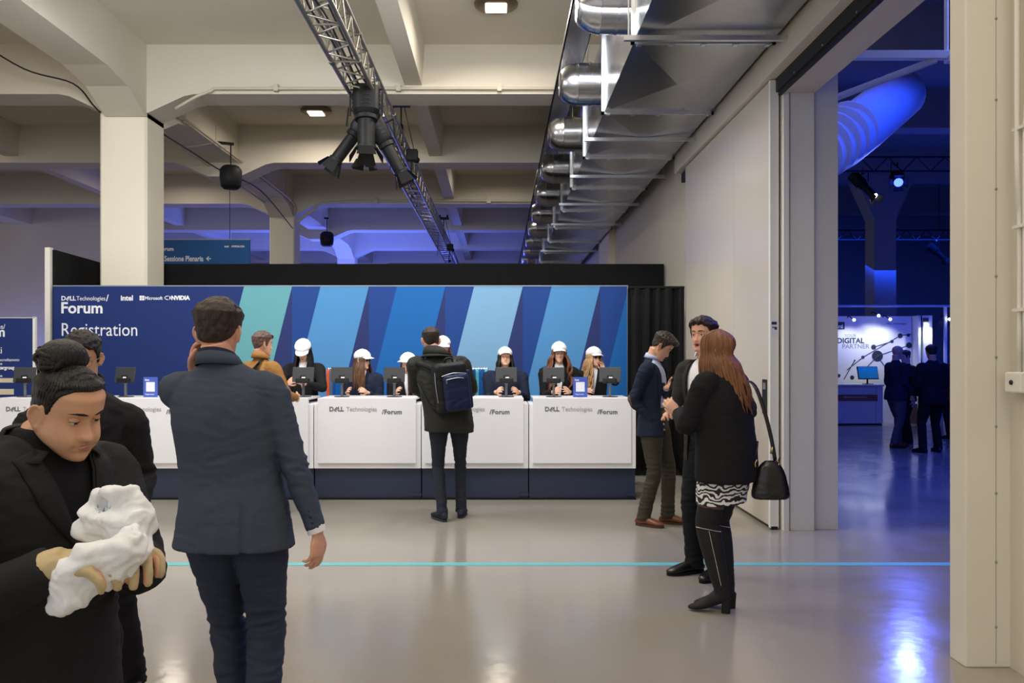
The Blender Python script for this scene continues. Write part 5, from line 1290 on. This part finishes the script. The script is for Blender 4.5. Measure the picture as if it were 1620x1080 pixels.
short_hair(p.hd,p.t,H_dk,side=.012,top=.022,quiff=.012,ns=.007); face_parts(p.hd,p.t,p.skm,H_dk)

# 9 long-haired woman with over-knee boots
WX_,WY_=1.375,5.16
p=Person('woman with long auburn hair in a black coat and over-knee boots',(WX_,WY_,0),R(45),H=1.65,shw=.18,female=True,lean=(-.03,.02),pel=(0,0),head=(14,-2,0),hoff=(-.01,.0,-.015),
  feet=[(-.06,.0,30,.06),(.055,.03,32,.06)],wr=[(-.08,.29,1.19),(.04,.29,1.17)],el=[(-1,-.6,-1),(1,-.3,-1)],
  hands=[dict(D=(-.2,.7,.6),N=(1,.2,0),curl=35),dict(D=(-.9,.3,.1),N=(0,-1,-.2),curl=20)],sk='light',vox=.0055,cloth_vox=.009,build=1.08,drop=-.064)
h=1.65
p.top('coat',F_blk,rings=[(.72,.215,.165),(.78,.215,.165),(.90,.212,.16),(.62*h,.21,.15),(.69*h,.212,.145),(.74*h,.206,.135),(.785*h,.185,.115),(.815*h,.14,.09),(.838*h,.09,.075),(.852*h,.065,.065)],sl=1.15,amp=.0035,seed=51)
m=mat('zebra_print',(236,236,236),.7); nt=m.node_tree; b=nt.nodes['Principled BSDF']
wv=nt.nodes.new('ShaderNodeTexWave'); wv.inputs['Scale'].default_value=11; wv.inputs['Distortion'].default_value=9; wv.inputs['Detail'].default_value=1.5; wv.inputs['Detail Scale'].default_value=1.6; wv.bands_direction='Z'
cr=nt.nodes.new('ShaderNodeValToRGB'); cr.color_ramp.elements[0].position=.46; cr.color_ramp.elements[0].color=(.012,.012,.014,1); cr.color_ramp.elements[1].position=.54; cr.color_ramp.elements[1].color=(.8,.8,.8,1)
tcn=nt.nodes.new('ShaderNodeTexCoord'); nt.links.new(tcn.outputs['Object'],wv.inputs[0]); nt.links.new(wv.outputs['Fac'],cr.inputs[0]); nt.links.new(cr.outputs[0],b.inputs['Base Color'])
mb=MB().tube([V((0,.0,.60*h)),V((0,.01,.50*h)),V((0,.035,.72)),V((0,.035,.645))],[(.16,.12),(.185,.14),(.182,.14),(.176,.138)],n=40,side=p.rx); bake(mb,'zebra_skirt',m,p.t,.008,3,fold_post(.004))
M_ti=mat('sheer_tights',(92,66,60),.6)
boots=[]
for i in (0,1):
    A,K,Hh=p.A[i],p.K[i],p.Hp[i]
    mb=MB().tube([Hh,Hh.lerp(K,.5),K+V((0,0,.02))],[(.095,.095),(.086,.086),(.064,.066)],n=24,sub=3); mb.build('tights',M_ti,p.t,True)
    f=V((sin(-p.fyaw[i]),cos(p.fyaw[i]),0)); sd=f.cross(V((0,0,1))); a=A.copy(); z=a.z-.085
    o=V((a.x,a.y,0))-f*.05
    def q(t,zz): return o+f*(t*.235)+V((0,0,zz))
    mb=MB().tube([Hh.lerp(K,.70),Hh.lerp(K,.86),K,K.lerp(A,.25),K.lerp(A,.6),K.lerp(A,.85),A,A-V((0,0,.05))],[(.077,.077),(.075,.076),(.068,.070),(.070,.072),(.060,.062),(.050,.052),(.042,.046),(.038,.045)],n=26,side=sd,sub=3)
    mb.tube([q(.02,.105),q(.1,.10),q(.35,.085),q(.6,.05),q(.8,.032),q(.95,.024),q(1.05,.020)],[(.022,.025),(.034,.036),(.040,.040),(.042,.030),(.040,.022),(.028,.016),(.010,.008)],n=20,side=sd,sub=3)
    bo=bake(mb,'over_knee_boot',M_sue,p.t,.007,3,fold_post(.0022)); boots.append(bo)
    MB().tube([q(.10,.09),q(.10,.05),q(.11,.002)],[(.030,.030),(.026,.026),(.025,.026)],n=16,side=sd,sub=2,ex=3).build('heel',M_sue,bo,True,sharp=40)
    bv=p.surf(bo); c=K.lerp(A,.06)
    mb=MB(); md=V((cos(R(-118)),sin(R(-118)),0)) # direction (local) the stud line faces
    side_dir=Matrix.Rotation(-R(45),3,'Z')@V((-.18,-1,0)).normalized()
    side_dir=V(side_dir).normalized(); per=side_dir.cross(V((0,0,1)))
    for k in range(44):
        t_=k/43; cc=K.lerp(A,.08+.84*t_)+V((0,0,0)); hit=bv.ray_cast(cc+side_dir*.3,-side_dir,.5)
        if hit[0]: mb.ball(hit[0],.0031,6,5)
    for k in range(26):
        an=R(-75+150*k/25); d=(side_dir*cos(an)+per*sin(an)); cc=K.lerp(A,.07-.02*cos(an*1.2)); cc.z+=.012*sin(an); hit=bv.ray_cast(cc+d*.3,-d,.5)
        if hit[0]: mb.ball(hit[0],.0031,6,5)
    st=mb.build('studs',mat('silver_stud',(220,216,206),.2,.9),bo,True); st['kind']='stuff'
p.long_hair(H_aub,n=150,length=.33,a0=62,a1=335,push=.035,r=(.014,.005),seed=52,jit=.012,side_fwd=-.05,drift=.05,bell=1.3,th=.008)
face_parts(p.hd,p.t,p.skm,H_aub,detail=False)
# wristwatch-like patterned cuff seen beside her hair
bg=thing('handbag','black leather handbag hanging at the hip of the auburn-haired woman','handbag',(1.62,5.10,.685))
pts=[(-.135,0),(.135,0),(.140,.03),(.115,.13),(.085,.20),(.03,.235),(-.03,.235),(-.085,.20),(-.115,.13),(-.140,.03)]
mb=MB(); 
mb.tube([(0,0,0.0),(0,0,.02),(0,0,.08),(0,0,.15),(0,0,.20),(0,0,.228)],[(.098,.05),(.112,.055),(.104,.052),(.086,.045),(.062,.032),(.03,.016)],n=32,side=(1,0,0),sub=4,ex=2.8,round_cap=False)
bake(mb,'bag_body',M_leb,bg,.006,4,fold_post(.0015))
MB().tube([(-.085,0,.20),(-.095,0,.235),(-.08,.0,.30),(-.07,.02,.34)],.006,n=8).tube([(.04,-.02,.215),(.05,-.02,.25)],.006,n=8).build('bag_handle',M_leb,bg,True)
MB().tube([(-.095,-.02,.19),(-.098,-.02,.215),(-.085,-.02,.235)],.006,n=8).tube([(.035,-.02,.19),(.045,-.02,.215),(.03,-.02,.235)],.006,n=8).rod((.0,-.01,.27),(.01,-.01,.31),.007).build('bag_ring',mat('gold',(200,170,110),.2,1),bg,True)
MB().tube([(.03,0,.22),(.005,0,.36),(-.035,.0,.52),(-.08,.01,.655),(-.105,.06,.70),(-.115,.13,.69),(-.11,.22,.60)],[(.012,.003)]*7,n=8,side=(1,0,0)).build('shoulder_strap',M_leb,bg,True)

# 10, 11 the two men in the next hall and a third behind
p=Person('bald man in a navy jacket and grey jeans in the blue-lit hall',(6.76,14.55,0),R(-80),H=1.74,shw=.20,head=(0,3,0),hoff=(0,.01,0),feet=[(-.11,.12,4),(.1,-.1,-8)],wr=[(-.2,.2,.92),(.14,.22,.93)],sk='pink',vox=.008,cloth_vox=.014,build=1.1)
p.top('jacket',F_navy,hem=.46,vcut=(.70,.85,.06,.01)); p.top('shirt',F_white,ease=-.013,sleeve=.5,hem=.5,amp=.001); p.trousers(fabric('grey_denim',(78,82,94),.08)); p.shoes(M_lea)
p.glasses(M_gl)
p=Person('man in a dark suit seen from behind in the blue-lit hall',(6.95,13.7,0),R(12),H=1.74,shw=.215,head=(-14,4,0),feet=[(-.17,.0,14),(.16,.06,-12)],wr=[(-.22,.16,.9),(.2,.2,.95)],sk='tan',vox=.008,cloth_vox=.014,build=1.12)
p.top('suit_jacket',F_blk,hem=.45); p.trousers(F_blk); p.shoes(M_leb); short_hair(p.hd,p.t,H_dk,side=.008,top=.014)
p=Person('person in dark clothes partly hidden behind the bald man',(7.25,15.2,0),R(100),H=1.66,shw=.20,head=(0,10,0),sk='tan',vox=.009,cloth_vox=.014)
p.top('jacket',F_blk,hem=.45); p.trousers(F_blk); p.shoes(M_leb); short_hair(p.hd,p.t,H_dk)
p=Person('person in a rust coat at the door post edge in the blue-lit hall',(8.55,16.0,0),R(20),H=1.68,shw=.20,sk='tan',vox=.009,cloth_vox=.014)
p.top('jacket',fabric('rust_coat',(96,52,46),.1),hem=.42); p.trousers(F_blk); p.shoes(M_leb); short_hair(p.hd,p.t,H_dk)
# 12 two visitors far left
p=Person('visitor with dark hair far off between the navy banner and the backdrop',(-7.15,13.3,0),R(-60),H=1.70,shw=.19,sk='tan',vox=.009,cloth_vox=.014)
p.top('jacket',F_blk,hem=.42); p.trousers(F_blk); p.shoes(M_leb); short_hair(p.hd,p.t,H_dk,side=.014,top=.02)
for o in list(bpy.data.objects):
    if o.type=='EMPTY' and o.get('category')=='person' : pass
